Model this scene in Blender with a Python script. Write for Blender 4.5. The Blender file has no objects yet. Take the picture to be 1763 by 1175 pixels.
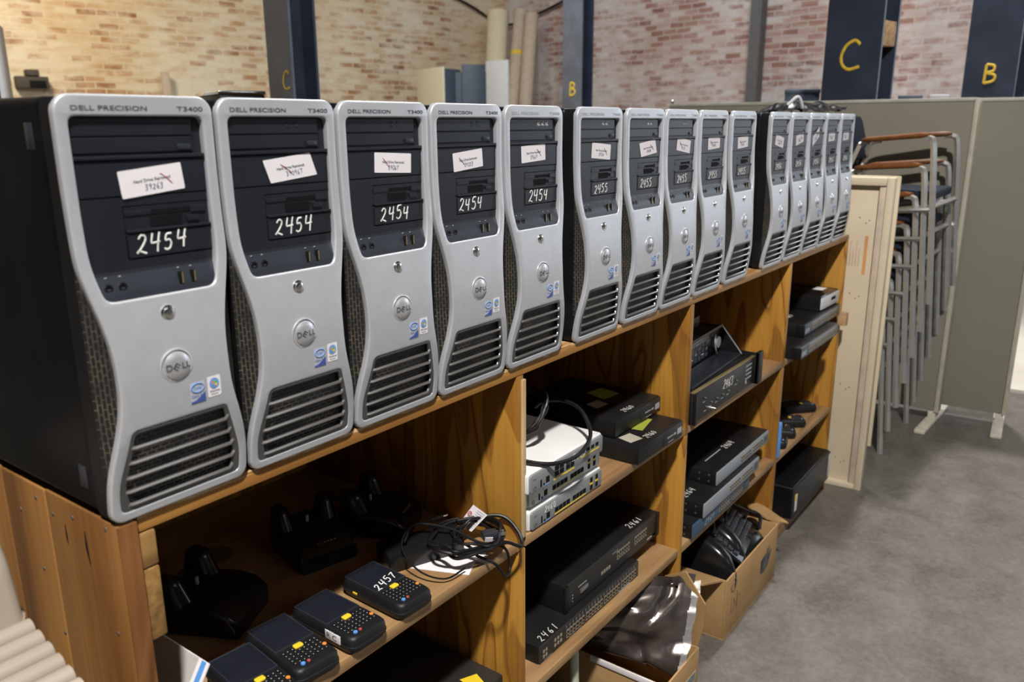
import bpy, bmesh, math, random
import numpy as np
from mathutils import Vector, Matrix, Euler
random.seed(7)
S = bpy.context.scene
COL = S.collection
PI = math.pi

# ------------------------------------------------------------------ camera, world, lights, exposure
FLOOR = -1.06                      # world z=0 is the top of the long shelf unit, front edge of the shelf near y=0
cam_d = bpy.data.cameras.new('camera'); cam = bpy.data.objects.new('camera', cam_d); COL.objects.link(cam)
_r = Vector((0.593, -0.805, -0.005)); _u = Vector((0.209, 0.148, 0.967)); _f = Vector((0.778, 0.574, -0.256))
_yaw, _pitch, _roll = math.radians(53.544), math.radians(-14.833), math.radians(-0.2946)
_f = Vector((math.sin(_yaw)*math.cos(_pitch), math.cos(_yaw)*math.cos(_pitch), math.sin(_pitch)))
_r0 = Vector((math.cos(_yaw), -math.sin(_yaw), 0)); _u0 = _r0.cross(_f)
_r = _r0*math.cos(_roll) + _u0*math.sin(_roll); _u = -_r0*math.sin(_roll) + _u0*math.cos(_roll)
CAM = Vector((-0.3874, -0.8222, 0.4169))
cam.matrix_world = Matrix(((_r.x, _u.x, -_f.x, CAM.x), (_r.y, _u.y, -_f.y, CAM.y), (_r.z, _u.z, -_f.z, CAM.z), (0, 0, 0, 1)))
cam_d.sensor_width = 36.0; cam_d.lens = 1408.56/1763*36.0
cam_d.clip_start = 0.02; cam_d.clip_end = 100
cam_d.dof.use_dof = True; cam_d.dof.focus_distance = 1.5; cam_d.dof.aperture_fstop = 5.6
S.camera = cam
S.view_settings.view_transform = 'Standard'; S.view_settings.look = 'None'
S.view_settings.gamma = 1.0; S.view_settings.use_curve_mapping = False
S.view_settings.exposure = -0.08

world = bpy.data.worlds.new('world'); S.world = world; world.use_nodes = True
bg = world.node_tree.nodes['Background']; bg.inputs[0].default_value = (0.80, 0.86, 1.0, 1); bg.inputs[1].default_value = 0.035

def area(name, loc, target, size, power, color, size_y=None, spread=None):
    l = bpy.data.lights.new(name, 'AREA'); l.energy = power; l.color = color
    l.size = size
    if size_y: l.shape = 'RECTANGLE'; l.size_y = size_y
    if spread: l.spread = spread
    o = bpy.data.objects.new(name, l); COL.objects.link(o); o.location = loc
    o.rotation_euler = (Vector(target) - Vector(loc)).to_track_quat('-Z', 'Y').to_euler()
    return o
area('hanging_lamp_light', (-1.3, -1.8, 4.1), (0.9, 0.0, -0.4), 0.26, 410, (1.0, 0.955, 0.90))
area('high_bay_light', (5.5, 0.2, 5.8), (4.7, -0.6, -1.0), 0.45, 480, (1.0, 0.97, 0.93))
area('front_fill_light', (1.0, -7.5, 3.4), (1.2, 0, 0.2), 4.0, 32, (0.88, 0.93, 1.0), 1.6)  # added soft fill from behind the camera, not a fitting of the building
area('doorway_daylight', (9.5, -3.6, 1.0), (3.5, -0.8, -1.0), 3.2, 120, (0.74, 0.87, 1.0), 3.0)
area('wall_lamp_light', (2.0, 7.0, 4.3), (2.4, 11.0, 1.2), 1.2, 440, (1.0, 0.87, 0.64))
area('back_bay_light', (6.5, 4.6, 4.6), (9.6, 3.0, 1.2), 2.5, 230, (0.92, 0.95, 1.0))

# ------------------------------------------------------------------ materials
def new_mat(name):
    m = bpy.data.materials.new(name); m.use_nodes = True
    nt = m.node_tree; b = nt.nodes['Principled BSDF']
    return m, nt, b
def setp(b, color=None, rough=None, metal=None, spec=None, coat=None, trans=None):
    if color is not None: b.inputs['Base Color'].default_value = (*color, 1)
    if rough is not None: b.inputs['Roughness'].default_value = rough
    if metal is not None: b.inputs['Metallic'].default_value = metal
    if spec is not None: b.inputs['Specular IOR Level'].default_value = spec
    if coat is not None: b.inputs['Coat Weight'].default_value = coat
def N(nt, typ, **kw):
    n = nt.nodes.new(typ)
    for k, v in kw.items():
        if k.startswith('i_'): n.inputs[k[2:].replace('_', ' ')].default_value = v
        else: setattr(n, k, v)
    return n
def L(nt, a, b): nt.links.new(a, b)
def ramp(nt, fac, stops):
    r = nt.nodes.new('ShaderNodeValToRGB'); e = r.color_ramp.elements
    while len(e) < len(stops): e.new(0.5)
    for el, (p, c) in zip(e, stops): el.position = p; el.color = (*c, 1)
    L(nt, fac, r.inputs[0]); return r.outputs[0]
def coords(nt, scale=(1, 1, 1), rot=(0, 0, 0), loc=(0, 0, 0)):
    t = nt.nodes.new('ShaderNodeTexCoord'); mp = nt.nodes.new('ShaderNodeMapping')
    mp.inputs['Scale'].default_value = scale; mp.inputs['Rotation'].default_value = rot; mp.inputs['Location'].default_value = loc
    L(nt, t.outputs['Object'], mp.inputs['Vector']); return mp.outputs[0]
def noise(nt, vec, scale=5, detail=4, rough=0.5, dist=0.0):
    n = nt.nodes.new('ShaderNodeTexNoise'); n.inputs['Scale'].default_value = scale; n.inputs['Detail'].default_value = detail
    n.inputs['Roughness'].default_value = rough; n.inputs['Distortion'].default_value = dist
    L(nt, vec, n.inputs['Vector']); return n.outputs[0]
def math_n(nt, op, a, b=None):
    n = nt.nodes.new('ShaderNodeMath'); n.operation = op
    for i, v in enumerate((a, b)):
        if v is None: continue
        if isinstance(v, (int, float)): n.inputs[i].default_value = v
        else: L(nt, v, n.inputs[i])
    return n.outputs[0]
def mix(nt, fac, a, b, mode='MIX'):
    n = nt.nodes.new('ShaderNodeMix'); n.data_type = 'RGBA'; n.blend_type = mode
    for i, v in ((0, fac), (6, a), (7, b)):
        if isinstance(v, (int, float)): n.inputs[i].default_value = v
        elif isinstance(v, tuple): n.inputs[i].default_value = (*v, 1)
        else: L(nt, v, n.inputs[i])
    return n.outputs[2]
def bump(nt, b, h, strength=0.2, dist=0.01):
    n = nt.nodes.new('ShaderNodeBump'); n.inputs['Strength'].default_value = strength; n.inputs['Distance'].default_value = dist
    L(nt, h, n.inputs['Height']); L(nt, n.outputs[0], b.inputs['Normal'])
def plain(name, color, rough=0.5, metal=0.0, spec=0.5, var=0.12, vscale=14, coat=None):
    """plain coloured material with a slight procedural mottling"""
    m, nt, b = new_mat(name); setp(b, color, rough, metal, spec, coat)
    f = noise(nt, coords(nt), vscale, 3)
    c0 = tuple(max(0, c*(1-var)) for c in color); c1 = tuple(min(1, c*(1+var)) for c in color)
    L(nt, ramp(nt, f, [(0.3, c0), (0.7, c1)]), b.inputs['Base Color'])
    return m
def wood(name, light, mid, dark, axis='z', rings=9.0, rough=0.45, fine=1.0, contrast=1.0, seed=0.0, nscale=3.2):
    m, nt, b = new_mat(name); setp(b, mid, rough, 0, 0.4)
    sc = {'x': (0.16, 1, 1), 'y': (1, 0.16, 1), 'z': (1, 1, 0.16)}[axis]
    v = coords(nt, sc, loc=(seed, seed*0.7, seed*1.3))
    n1 = noise(nt, v, nscale, 2, 0.45, 0.15)
    rg = math_n(nt, 'SINE', math_n(nt, 'MULTIPLY', n1, rings*6.283))
    rg = math_n(nt, 'MULTIPLY_ADD', rg, 0.5); rg.node.inputs[2].default_value = 0.5
    base = ramp(nt, rg, [(0.0, dark), (0.28*contrast + 0.02, mid), (0.75, light), (1.0, mid)])
    sf = {'x': (1.5, 60, 60), 'y': (60, 1.5, 60), 'z': (60, 60, 1.5)}[axis]
    n2 = noise(nt, coords(nt, sf), 2.0*fine, 3, 0.6)
    c = mix(nt, 0.35, base, ramp(nt, n2, [(0.3, tuple(x*0.72 for x in mid)), (0.7, tuple(min(1, x*1.2) for x in light))]))
    n3 = noise(nt, coords(nt), 2.3, 3)
    c = mix(nt, 0.45, c, ramp(nt, n3, [(0.3, (0.72, 0.70, 0.68)), (0.7, (1.0, 1.0, 1.0))]), 'MULTIPLY')
    L(nt, c, b.inputs['Base Color']); bump(nt, b, n2, 0.12, 0.002)
    return m

M = {}
M['silver'] = plain('silver_plastic', (0.535, 0.555, 0.59), 0.40, 0.38, 0.5, 0.03, 60)
M['chrome'] = plain('chrome', (0.75, 0.75, 0.74), 0.16, 1.0, 0.5, 0.05)
M['badge'] = plain('badge_silver', (0.62, 0.63, 0.66), 0.33, 0.6, 0.5, 0.02)
M['case'] = plain('black_case_steel', (0.0045, 0.005, 0.0065), 0.42, 0.0, 0.18, 0.3)
M['blackp'] = plain('black_plastic', (0.006, 0.0065, 0.008), 0.5, 0, 0.3, 0.25)
M['bay'] = plain('bay_plastic', (0.0125, 0.0150, 0.0215), 0.40, 0, 0.45, 0.12)
M['bay2'] = plain('bay_plastic_light', (0.025, 0.029, 0.039), 0.40, 0, 0.45, 0.12)
M['slot'] = plain('dark_slot', (0.004, 0.004, 0.005), 0.8, 0, 0.2)
M['gunmetal'] = plain('grille_grey', (0.105, 0.105, 0.105), 0.42, 0.4, 0.5, 0.05)
M['bar'] = plain('grille_bar_metal', (0.42, 0.41, 0.40), 0.3, 0.85, 0.5, 0.03)
M['ink'] = plain('dark_ink', (0.06, 0.065, 0.08), 0.6)
M['fade'] = plain('faded_ink', (0.40, 0.41, 0.43), 0.6)
M['chalk'] = plain('white_paint_marker', (0.75, 0.75, 0.73), 0.7, 0, 0.3, 0.2, 200)
M['paper'] = plain('white_paper', (0.80, 0.77, 0.80), 0.75, 0, 0.2, 0.03)
M['redpen'] = plain('red_pen', (0.55, 0.12, 0.10), 0.7)
M['bluepen'] = plain('pen_ink', (0.12, 0.13, 0.22), 0.7)
M['blue'] = plain('blue_print', (0.06, 0.10, 0.38), 0.45)
M['lblue'] = plain('light_blue_print', (0.16, 0.33, 0.68), 0.45)
M['pale'] = plain('pale_sticker', (0.60, 0.63, 0.70), 0.4, 0.2)
M['orange'] = plain('orange_plastic', (0.75, 0.25, 0.03), 0.5)
M['green'] = plain('green_print', (0.15, 0.45, 0.10), 0.5)
M['yellow'] = plain('yellow_plastic', (0.80, 0.58, 0.03), 0.45)
M['red'] = plain('red_key', (0.5, 0.08, 0.06), 0.5)
M['keyblue'] = plain('blue_key', (0.10, 0.32, 0.75), 0.5)
M['keywhite'] = plain('pale_key', (0.35, 0.36, 0.37), 0.5)
M['gold'] = plain('usb_contact', (0.50, 0.40, 0.20), 0.35, 0.7)
M['glass'] = plain('dark_screen', (0.013, 0.015, 0.022), 0.13, 0, 0.6)
M['rubber'] = plain('black_rubber', (0.009, 0.0095, 0.011), 0.5, 0, 0.4)
M['gloss'] = plain('glossy_black', (0.009, 0.010, 0.011), 0.22, 0, 0.5)
M['cable'] = plain('black_cable', (0.006, 0.006, 0.007), 0.42, 0, 0.35)
M['whitep'] = plain('white_device_plastic', (0.74, 0.75, 0.74), 0.45, 0, 0.4, 0.04)
M['greyface'] = plain('grey_device_face', (0.27, 0.28, 0.29), 0.45, 0.1, 0.4, 0.05)
M['paleface'] = plain('pale_device_face', (0.60, 0.64, 0.62), 0.45, 0, 0.4, 0.04)
M['rack'] = plain('black_rack_steel', (0.009, 0.009, 0.0095), 0.42, 0, 0.35, 0.2)
M['rackface'] = plain('rack_face', (0.028, 0.027, 0.026), 0.45, 0.1, 0.4, 0.15)
M['swgrey'] = plain('switch_grey_face', (0.30, 0.33, 0.37), 0.42, 0.15, 0.5, 0.05)
M['swdark'] = plain('switch_dark_face', (0.09, 0.10, 0.115), 0.4, 0.3, 0.5, 0.08)
M['swblue'] = plain('switch_blue_face', (0.05, 0.095, 0.16), 0.4, 0.1, 0.5, 0.05)
M['port'] = plain('port_metal', (0.42, 0.37, 0.28), 0.4, 0.35)
M['lime'] = plain('lime_sticker', (0.32, 0.36, 0.04), 0.6)
M['board'] = plain('cream_painted_board', (0.62, 0.53, 0.385), 0.55, 0, 0.35, 0.06, 5)
M['beige'] = plain('beige_plastic', (0.36, 0.305, 0.25), 0.5, 0, 0.35, 0.03)
M['cream'] = plain('cream_metal', (0.62, 0.58, 0.44), 0.5, 0, 0.4, 0.04)
M['lgrey'] = plain('light_grey_metal', (0.60, 0.62, 0.64), 0.45, 0, 0.4, 0.04)
M['steel'] = plain('navy_painted_steel', (0.028, 0.037, 0.062), 0.45, 0, 0.45, 0.25, 5)
M['steelg'] = plain('lit_flange_and_lid_steel', (0.070, 0.092, 0.135), 0.5, 0, 0.4, 0.2, 5)  # light on a column's left flange put into the colour; also box lids
M['steelg2'] = plain('lit_flange_grey_steel', (0.105, 0.118, 0.145), 0.5, 0, 0.4, 0.2, 5)  # steel tone with the light on the left flange put in
M['paint'] = plain('yellow_paint', (0.70, 0.47, 0.05), 0.6, 0, 0.3, 0.2, 40)
M['navy'] = plain('navy_upholstery', (0.016, 0.022, 0.038), 0.8, 0, 0.2, 0.2)
M['darkblue'] = plain('dark_slate_metal', (0.045, 0.065, 0.095), 0.5, 0, 0.4, 0.15)
M['trimw'] = plain('off_white_trim', (0.44, 0.415, 0.33), 0.5)
M['foot'] = plain('off_white_foot', (0.56, 0.53, 0.45), 0.5)
M['tubechrome'] = plain('dull_chrome_tube', (0.52, 0.52, 0.51), 0.30, 0.65, 0.5, 0.1)
M['roll'] = plain('cream_roll', (0.62, 0.56, 0.40), 0.8, 0, 0.2, 0.05)
M['roll2'] = plain('taupe_roll', (0.46, 0.38, 0.30), 0.8, 0, 0.2, 0.08)
M['lead'] = plain('dark_pipe', (0.10, 0.10, 0.10), 0.6)
M['rusty'] = plain('rusty_dark_iron', (0.055, 0.045, 0.036), 0.8)
M['tube'] = plain('pale_green_plastic', (0.42, 0.47, 0.36), 0.5)
M['armwood'] = wood('arm_wood', (0.26, 0.10, 0.03), (0.20, 0.07, 0.02), (0.12, 0.04, 0.012), 'y', 4, 0.4)
def mk_ply():
    m, nt, b = new_mat('varnished_plywood'); setp(b, (.4, .2, .04), 0.40, 0, 0.4)
    n1 = noise(nt, coords(nt, (1, 1, .20), loc=(.3, 2.2, .7)), 8.5, 1.5, 0.4, 0.25)
    rg = math_n(nt, 'FRACT', math_n(nt, 'MULTIPLY', n1, 8.0))
    base = ramp(nt, rg, [(0.0, (0.13, 0.042, 0.007)), (0.12, (0.22, 0.080, 0.012)), (0.24, (0.42, 0.195, 0.028)), (0.75, (0.50, 0.250, 0.040)), (0.97, (0.44, 0.205, 0.030))])
    big = noise(nt, coords(nt, (1, 1, .22), loc=(4.1, .2, 1.9)), 12.0, 1.0, 0.4, 0.3)
    fl = ramp(nt, big, [(0.535, (0, 0, 0)), (0.550, (1, 1, 1))])
    base = mix(nt, math_n(nt, 'MULTIPLY', fl, .72), base, (0.150, 0.048, 0.008))
    n2 = noise(nt, coords(nt, (70, 70, 2.0)), 2.0, 3, 0.6)
    c = mix(nt, 0.30, base, ramp(nt, n2, [(0.3, (0.25, 0.115, 0.018)), (0.7, (0.55, 0.29, 0.055))]))
    L(nt, c, b.inputs['Base Color']); bump(nt, b, n2, 0.1, 0.002); return m
M['ply'] = mk_ply()
M['plyx'] = wood('worn_shelf_board', (0.40, 0.245, 0.115), (0.34, 0.20, 0.088), (0.24, 0.13, 0.053), 'x', 7, 0.5, seed=2.0)
M['edge'] = wood('varnished_edge', (0.45, 0.225, 0.055), (0.38, 0.175, 0.038), (0.27, 0.112, 0.024), 'x', 8, 0.42, seed=5.0)
def worn(m):
    nt = m.node_tree; b = nt.nodes['Principled BSDF']; src = b.inputs['Base Color'].links[0].from_socket
    t = nt.nodes.new('ShaderNodeTexCoord'); s = nt.nodes.new('ShaderNodeSeparateXYZ'); L(nt, t.outputs['Object'], s.inputs[0])
    f = noise(nt, coords(nt, (14, 90, 160)), 1.6, 4, 0.65)
    k = math_n(nt, 'MULTIPLY', ramp(nt, f, [(0.50, (0, 0, 0)), (0.58, (1, 1, 1))]), math_n(nt, 'GREATER_THAN', s.outputs[2], -0.0052))
    L(nt, mix(nt, math_n(nt, 'MULTIPLY', k, .75), src, (0.62, 0.46, 0.27)), b.inputs['Base Color'])
worn(M['edge'])
M['plank'] = wood('pine_plank', (0.345, 0.175, 0.052), (0.285, 0.13, 0.036), (0.13, 0.048, 0.013), 'z', 3.2, 0.5, seed=9.0, nscale=2.2)
M['endgrain'] = wood('edge_grain', (0.27, 0.115, 0.036), (0.20, 0.078, 0.022), (0.11, 0.038, 0.011), 'z', 16, 0.5, seed=3.0, nscale=6)
M['rawply'] = wood('pale_ply_edge', (0.62, 0.47, 0.26), (0.56, 0.40, 0.20), (0.42, 0.27, 0.12), 'z', 9, 0.6, seed=4.0)
M['cleat'] = wood('cleat_wood', (0.36, 0.21, 0.075), (0.30, 0.165, 0.052), (0.21, 0.105, 0.03), 'x', 10, 0.6, seed=6.0)
M['cleat2'] = plain('rough_cut_wood', (0.26, 0.145, 0.048), 0.8, 0, 0.2, 0.35, 90)
M['block'] = plain('raw_wood_block', (0.50, 0.32, 0.17), 0.8, 0, 0.2, 0.25, 30)

def mk_card():
    m, nt, b = new_mat('cardboard'); setp(b, (0.4, 0.25, 0.11), 0.8, 0, 0.2)
    f = noise(nt, coords(nt), 6, 4); g = noise(nt, coords(nt, (1, 1, 60)), 3, 2)
    c = ramp(nt, f, [(0.3, (0.33, 0.20, 0.085)), (0.7, (0.46, 0.29, 0.13))])
    c = mix(nt, 0.2, c, ramp(nt, g, [(0.35, (0.30, 0.18, 0.08)), (0.65, (0.47, 0.30, 0.14))]))
    L(nt, c, b.inputs['Base Color']); return m
M['card'] = mk_card()

def mk_mesh():
    """perforated black steel with dusty tan webs, brick-like slots; object space y (depth) and z (height)"""
    m, nt, b = new_mat('perforated_vent'); setp(b, (0.01, 0.01, 0.01), 0.6)
    t = nt.nodes.new('ShaderNodeTexCoord'); s = nt.nodes.new('ShaderNodeSeparateXYZ'); c = nt.nodes.new('ShaderNodeCombineXYZ')
    L(nt, t.outputs['Object'], s.inputs[0])
    L(nt, s.outputs[2], c.inputs[0]); a = math_n(nt, 'MULTIPLY', s.outputs[0], 1.25); L(nt, a, c.inputs[1])
    br = nt.nodes.new('ShaderNodeTexBrick'); L(nt, c.outputs[0], br.inputs['Vector'])
    br.inputs['Scale'].default_value = 1.0; br.inputs['Brick Width'].default_value = 0.0105; br.inputs['Row Height'].default_value = 0.0046
    br.inputs['Mortar Size'].default_value = 0.0006; br.inputs['Mortar Smooth'].default_value = 0.2; br.inputs['Bias'].default_value = 0
    f = noise(nt, coords(nt), 26, 2)
    web = ramp(nt, f, [(0.36, (0.013, 0.012, 0.010)), (0.66, (0.12, 0.095, 0.066))])
    br.inputs['Color1'].default_value = (0.004, 0.004, 0.004, 1); br.inputs['Color2'].default_value = (0.005, 0.005, 0.005, 1)
    L(nt, web, br.inputs['Mortar']); L(nt, br.outputs[0], b.inputs['Base Color']); return m
M['vent'] = mk_mesh()
def mk_gmesh():
    m, nt, b = new_mat('grille_mesh'); setp(b, (0.01, 0.01, 0.01), 0.6)
    t = nt.nodes.new('ShaderNodeTexCoord'); s = nt.nodes.new('ShaderNodeSeparateXYZ'); c = nt.nodes.new('ShaderNodeCombineXYZ')
    L(nt, t.outputs['Object'], s.inputs[0]); L(nt, s.outputs[0], c.inputs[0]); L(nt, s.outputs[2], c.inputs[1])
    br = nt.nodes.new('ShaderNodeTexBrick'); L(nt, c.outputs[0], br.inputs['Vector'])
    br.inputs['Scale'].default_value = 1.0; br.inputs['Brick Width'].default_value = 0.0105; br.inputs['Row Height'].default_value = 0.0048
    br.inputs['Mortar Size'].default_value = 0.0008; br.inputs['Bias'].default_value = 0
    f = noise(nt, coords(nt), 18, 3)
    web = ramp(nt, f, [(0.35, (0.02, 0.02, 0.022)), (0.68, (0.12, 0.105, 0.085))])
    br.inputs['Color1'].default_value = (0.004, 0.004, 0.005, 1); br.inputs['Color2'].default_value = (0.007, 0.007, 0.009, 1)
    L(nt, web, br.inputs['Mortar']); L(nt, br.outputs[0], b.inputs['Base Color']); return m
M['gmesh'] = mk_gmesh()

def mk_brick(name, stops, wash_c, mort, seed, washmax, tint):
    """courses of old brick, every brick with its own colour, irregularly limewashed"""
    m, nt, b = new_mat(name); setp(b, (0.5, 0.3, 0.2), 0.85, 0, 0.15)
    t0 = nt.nodes.new('ShaderNodeTexCoord'); sp = nt.nodes.new('ShaderNodeSeparateXYZ'); t = nt.nodes.new('ShaderNodeCombineXYZ')
    L(nt, t0.outputs['Object'], sp.inputs[0]); L(nt, sp.outputs[0], t.inputs[0]); L(nt, sp.outputs[2], t.inputs[1])
    def mapped(scale, loc=(0, 0, 0)):
        mp = nt.nodes.new('ShaderNodeMapping'); mp.inputs['Scale'].default_value = scale; mp.inputs['Location'].default_value = loc; L(nt, t.outputs[0], mp.inputs[0]); return mp.outputs[0]
    br = nt.nodes.new('ShaderNodeTexBrick'); wob = nt.nodes.new('ShaderNodeVectorMath'); wob.operation = 'MULTIPLY_ADD'
    nz = nt.nodes.new('ShaderNodeTexNoise'); nz.inputs['Scale'].default_value = 2.5; L(nt, t.outputs[0], nz.inputs['Vector'])
    L(nt, nz.outputs[1], wob.inputs[0]); wob.inputs[1].default_value = (.03, .03, 0); L(nt, t.outputs[0], wob.inputs[2])
    L(nt, wob.outputs[0], br.inputs['Vector'])
    br.inputs['Scale'].default_value = 1.0; br.inputs['Brick Width'].default_value = 0.25; br.inputs['Row Height'].default_value = 0.082
    br.inputs['Mortar Size'].default_value = 0.012; br.inputs['Mortar Smooth'].default_value = 0.35; br.inputs['Bias'].default_value = 0.0
    br.inputs['Color1'].default_value = (0, 0, 0, 1); br.inputs['Color2'].default_value = (1, 1, 1, 1); br.inputs['Mortar'].default_value = (.5, .5, .5, 1)
    streak = noise(nt, mapped((1.6, 9, 1), (seed, 0, 0)), 1.0, 3, 0.6)
    broad = noise(nt, mapped((1, 1, 1), (seed, seed, 0)), 0.55, 4, 0.6)
    sel = math_n(nt, 'ADD', math_n(nt, 'MULTIPLY', br.outputs[0], 0.50), math_n(nt, 'ADD', math_n(nt, 'MULTIPLY', streak, 0.55), math_n(nt, 'MULTIPLY', broad, 0.65)))
    col = ramp(nt, math_n(nt, 'SUBTRACT', sel, 0.35), stops)
    col = mix(nt, math_n(nt, 'MULTIPLY', br.outputs[1], 0.75), col, mort)
    fine = noise(nt, mapped((1, 2.2, 1), (seed, 3, 0)), 5.0, 5, 0.65)
    big = noise(nt, mapped((1, .8, 1), (seed*2, 1, 0)), 0.8, 3, 0.5)
    w = ramp(nt, math_n(nt, 'ADD', math_n(nt, 'MULTIPLY', fine, .6), math_n(nt, 'MULTIPLY', big, .7)), [(0.56, (0, 0, 0)), (0.74, (1, 1, 1))])
    col = mix(nt, math_n(nt, 'MULTIPLY', w, washmax), col, wash_c)
    tn = noise(nt, mapped((1, .6, 1), (seed*3, 5, 0)), 0.35, 2, 0.5)
    col = mix(nt, ramp(nt, tn, [(0.42, (0, 0, 0)), (0.62, (.6, .6, .6))]), col, mix(nt, 1.0, col, tint, 'MULTIPLY'))
    L(nt, col, b.inputs['Base Color']); bump(nt, b, br.outputs[1], -0.35, 0.015)
    return m
M['brickL'] = mk_brick('whitewashed_warm_brick', [(0.20, (0.26, 0.125, 0.065)), (0.38, (0.42, 0.25, 0.135)), (0.52, (0.54, 0.42, 0.27)), (0.72, (0.62, 0.55, 0.42))], (0.66, 0.62, 0.52), (0.58, 0.51, 0.38), 1.3, .75, (.95, .80, .62))
M['brickR'] = mk_brick('whitewashed_red_brick', [(0.20, (0.22, 0.115, 0.09)), (0.40, (0.34, 0.20, 0.165)), (0.54, (0.43, 0.32, 0.285)), (0.74, (0.52, 0.475, 0.45))], (0.58, 0.57, 0.57), (0.47, 0.43, 0.40), 4.1, .75, (.92, .84, .80))

def mk_floor():
    m, nt, b = new_mat('worn_concrete'); setp(b, (0.3, 0.28, 0.25), 0.42, 0, 0.4)
    v = coords(nt)
    a = noise(nt, v, 1.3, 6, 0.6, 0.3); c = noise(nt, v, 5.5, 8, 0.62, 0.4); d = noise(nt, v, 60, 4, 0.6)
    col = ramp(nt, a, [(0.3, (0.066, 0.058, 0.050)), (0.5, (0.102, 0.093, 0.082)), (0.72, (0.138, 0.125, 0.106))])
    col = mix(nt, 0.45, col, ramp(nt, c, [(0.36, (0.050, 0.045, 0.040)), (0.5, (0.104, 0.095, 0.084)), (0.72, (0.185, 0.168, 0.143))]))
    col = mix(nt, 0.12, col, ramp(nt, d, [(0.35, (0.15, 0.14, 0.12)), (0.65, (0.45, 0.42, 0.37))]))
    L(nt, col, b.inputs['Base Color'])
    r = ramp(nt, c, [(0.3, (0.34, 0.34, 0.34)), (0.7, (0.52, 0.52, 0.52))]); L(nt, r, b.inputs['Roughness'])
    bump(nt, b, c, 0.08, 0.004); return m
M['floor'] = mk_floor()
def mk_fabric():
    m, nt, b = new_mat('partition_fabric'); setp(b, (0.3, 0.28, 0.22), 0.9, 0, 0.1)
    d = noise(nt, coords(nt), 320, 2); a = noise(nt, coords(nt), 2.0, 3)
    c = ramp(nt, d, [(0.3, (0.195, 0.187, 0.148)), (0.7, (0.265, 0.255, 0.208))])
    c = mix(nt, 0.3, c, ramp(nt, a, [(0.3, (0.20, 0.195, 0.155)), (0.7, (0.255, 0.245, 0.20))]))
    L(nt, c, b.inputs['Base Color']); bump(nt, b, d, 0.2, 0.001); return m
M['fabric'] = mk_fabric()
def mk_foil():
    m, nt, b = new_mat('silver_foil_film'); setp(b, (0.34, 0.31, 0.29), 0.30, 0.7, 0.5)
    f = noise(nt, coords(nt), 7, 3, 0.6, 0.6)
    L(nt, ramp(nt, f, [(0.3, (0.42, 0.39, 0.37)), (0.7, (0.66, 0.64, 0.63))]), b.inputs['Base Color'])
    bump(nt, b, noise(nt, coords(nt), 16, 3, 0.5, 0.8), 0.35, 0.01); return m
M['foil'] = mk_foil()
def mk_bagbrown():
    m, nt, b = new_mat('antistatic_film'); setp(b, (0.10, 0.085, 0.075), 0.27, 0.6, 0.5)
    f = noise(nt, coords(nt), 9, 3, 0.6, 0.6)
    L(nt, ramp(nt, f, [(0.3, (0.045, 0.035, 0.030)), (0.7, (0.16, 0.135, 0.125))]), b.inputs['Base Color'])
    bump(nt, b, noise(nt, coords(nt), 9, 2, 0.5, 0.8), 0.12, 0.01); return m
M['bag'] = mk_bagbrown()

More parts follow.
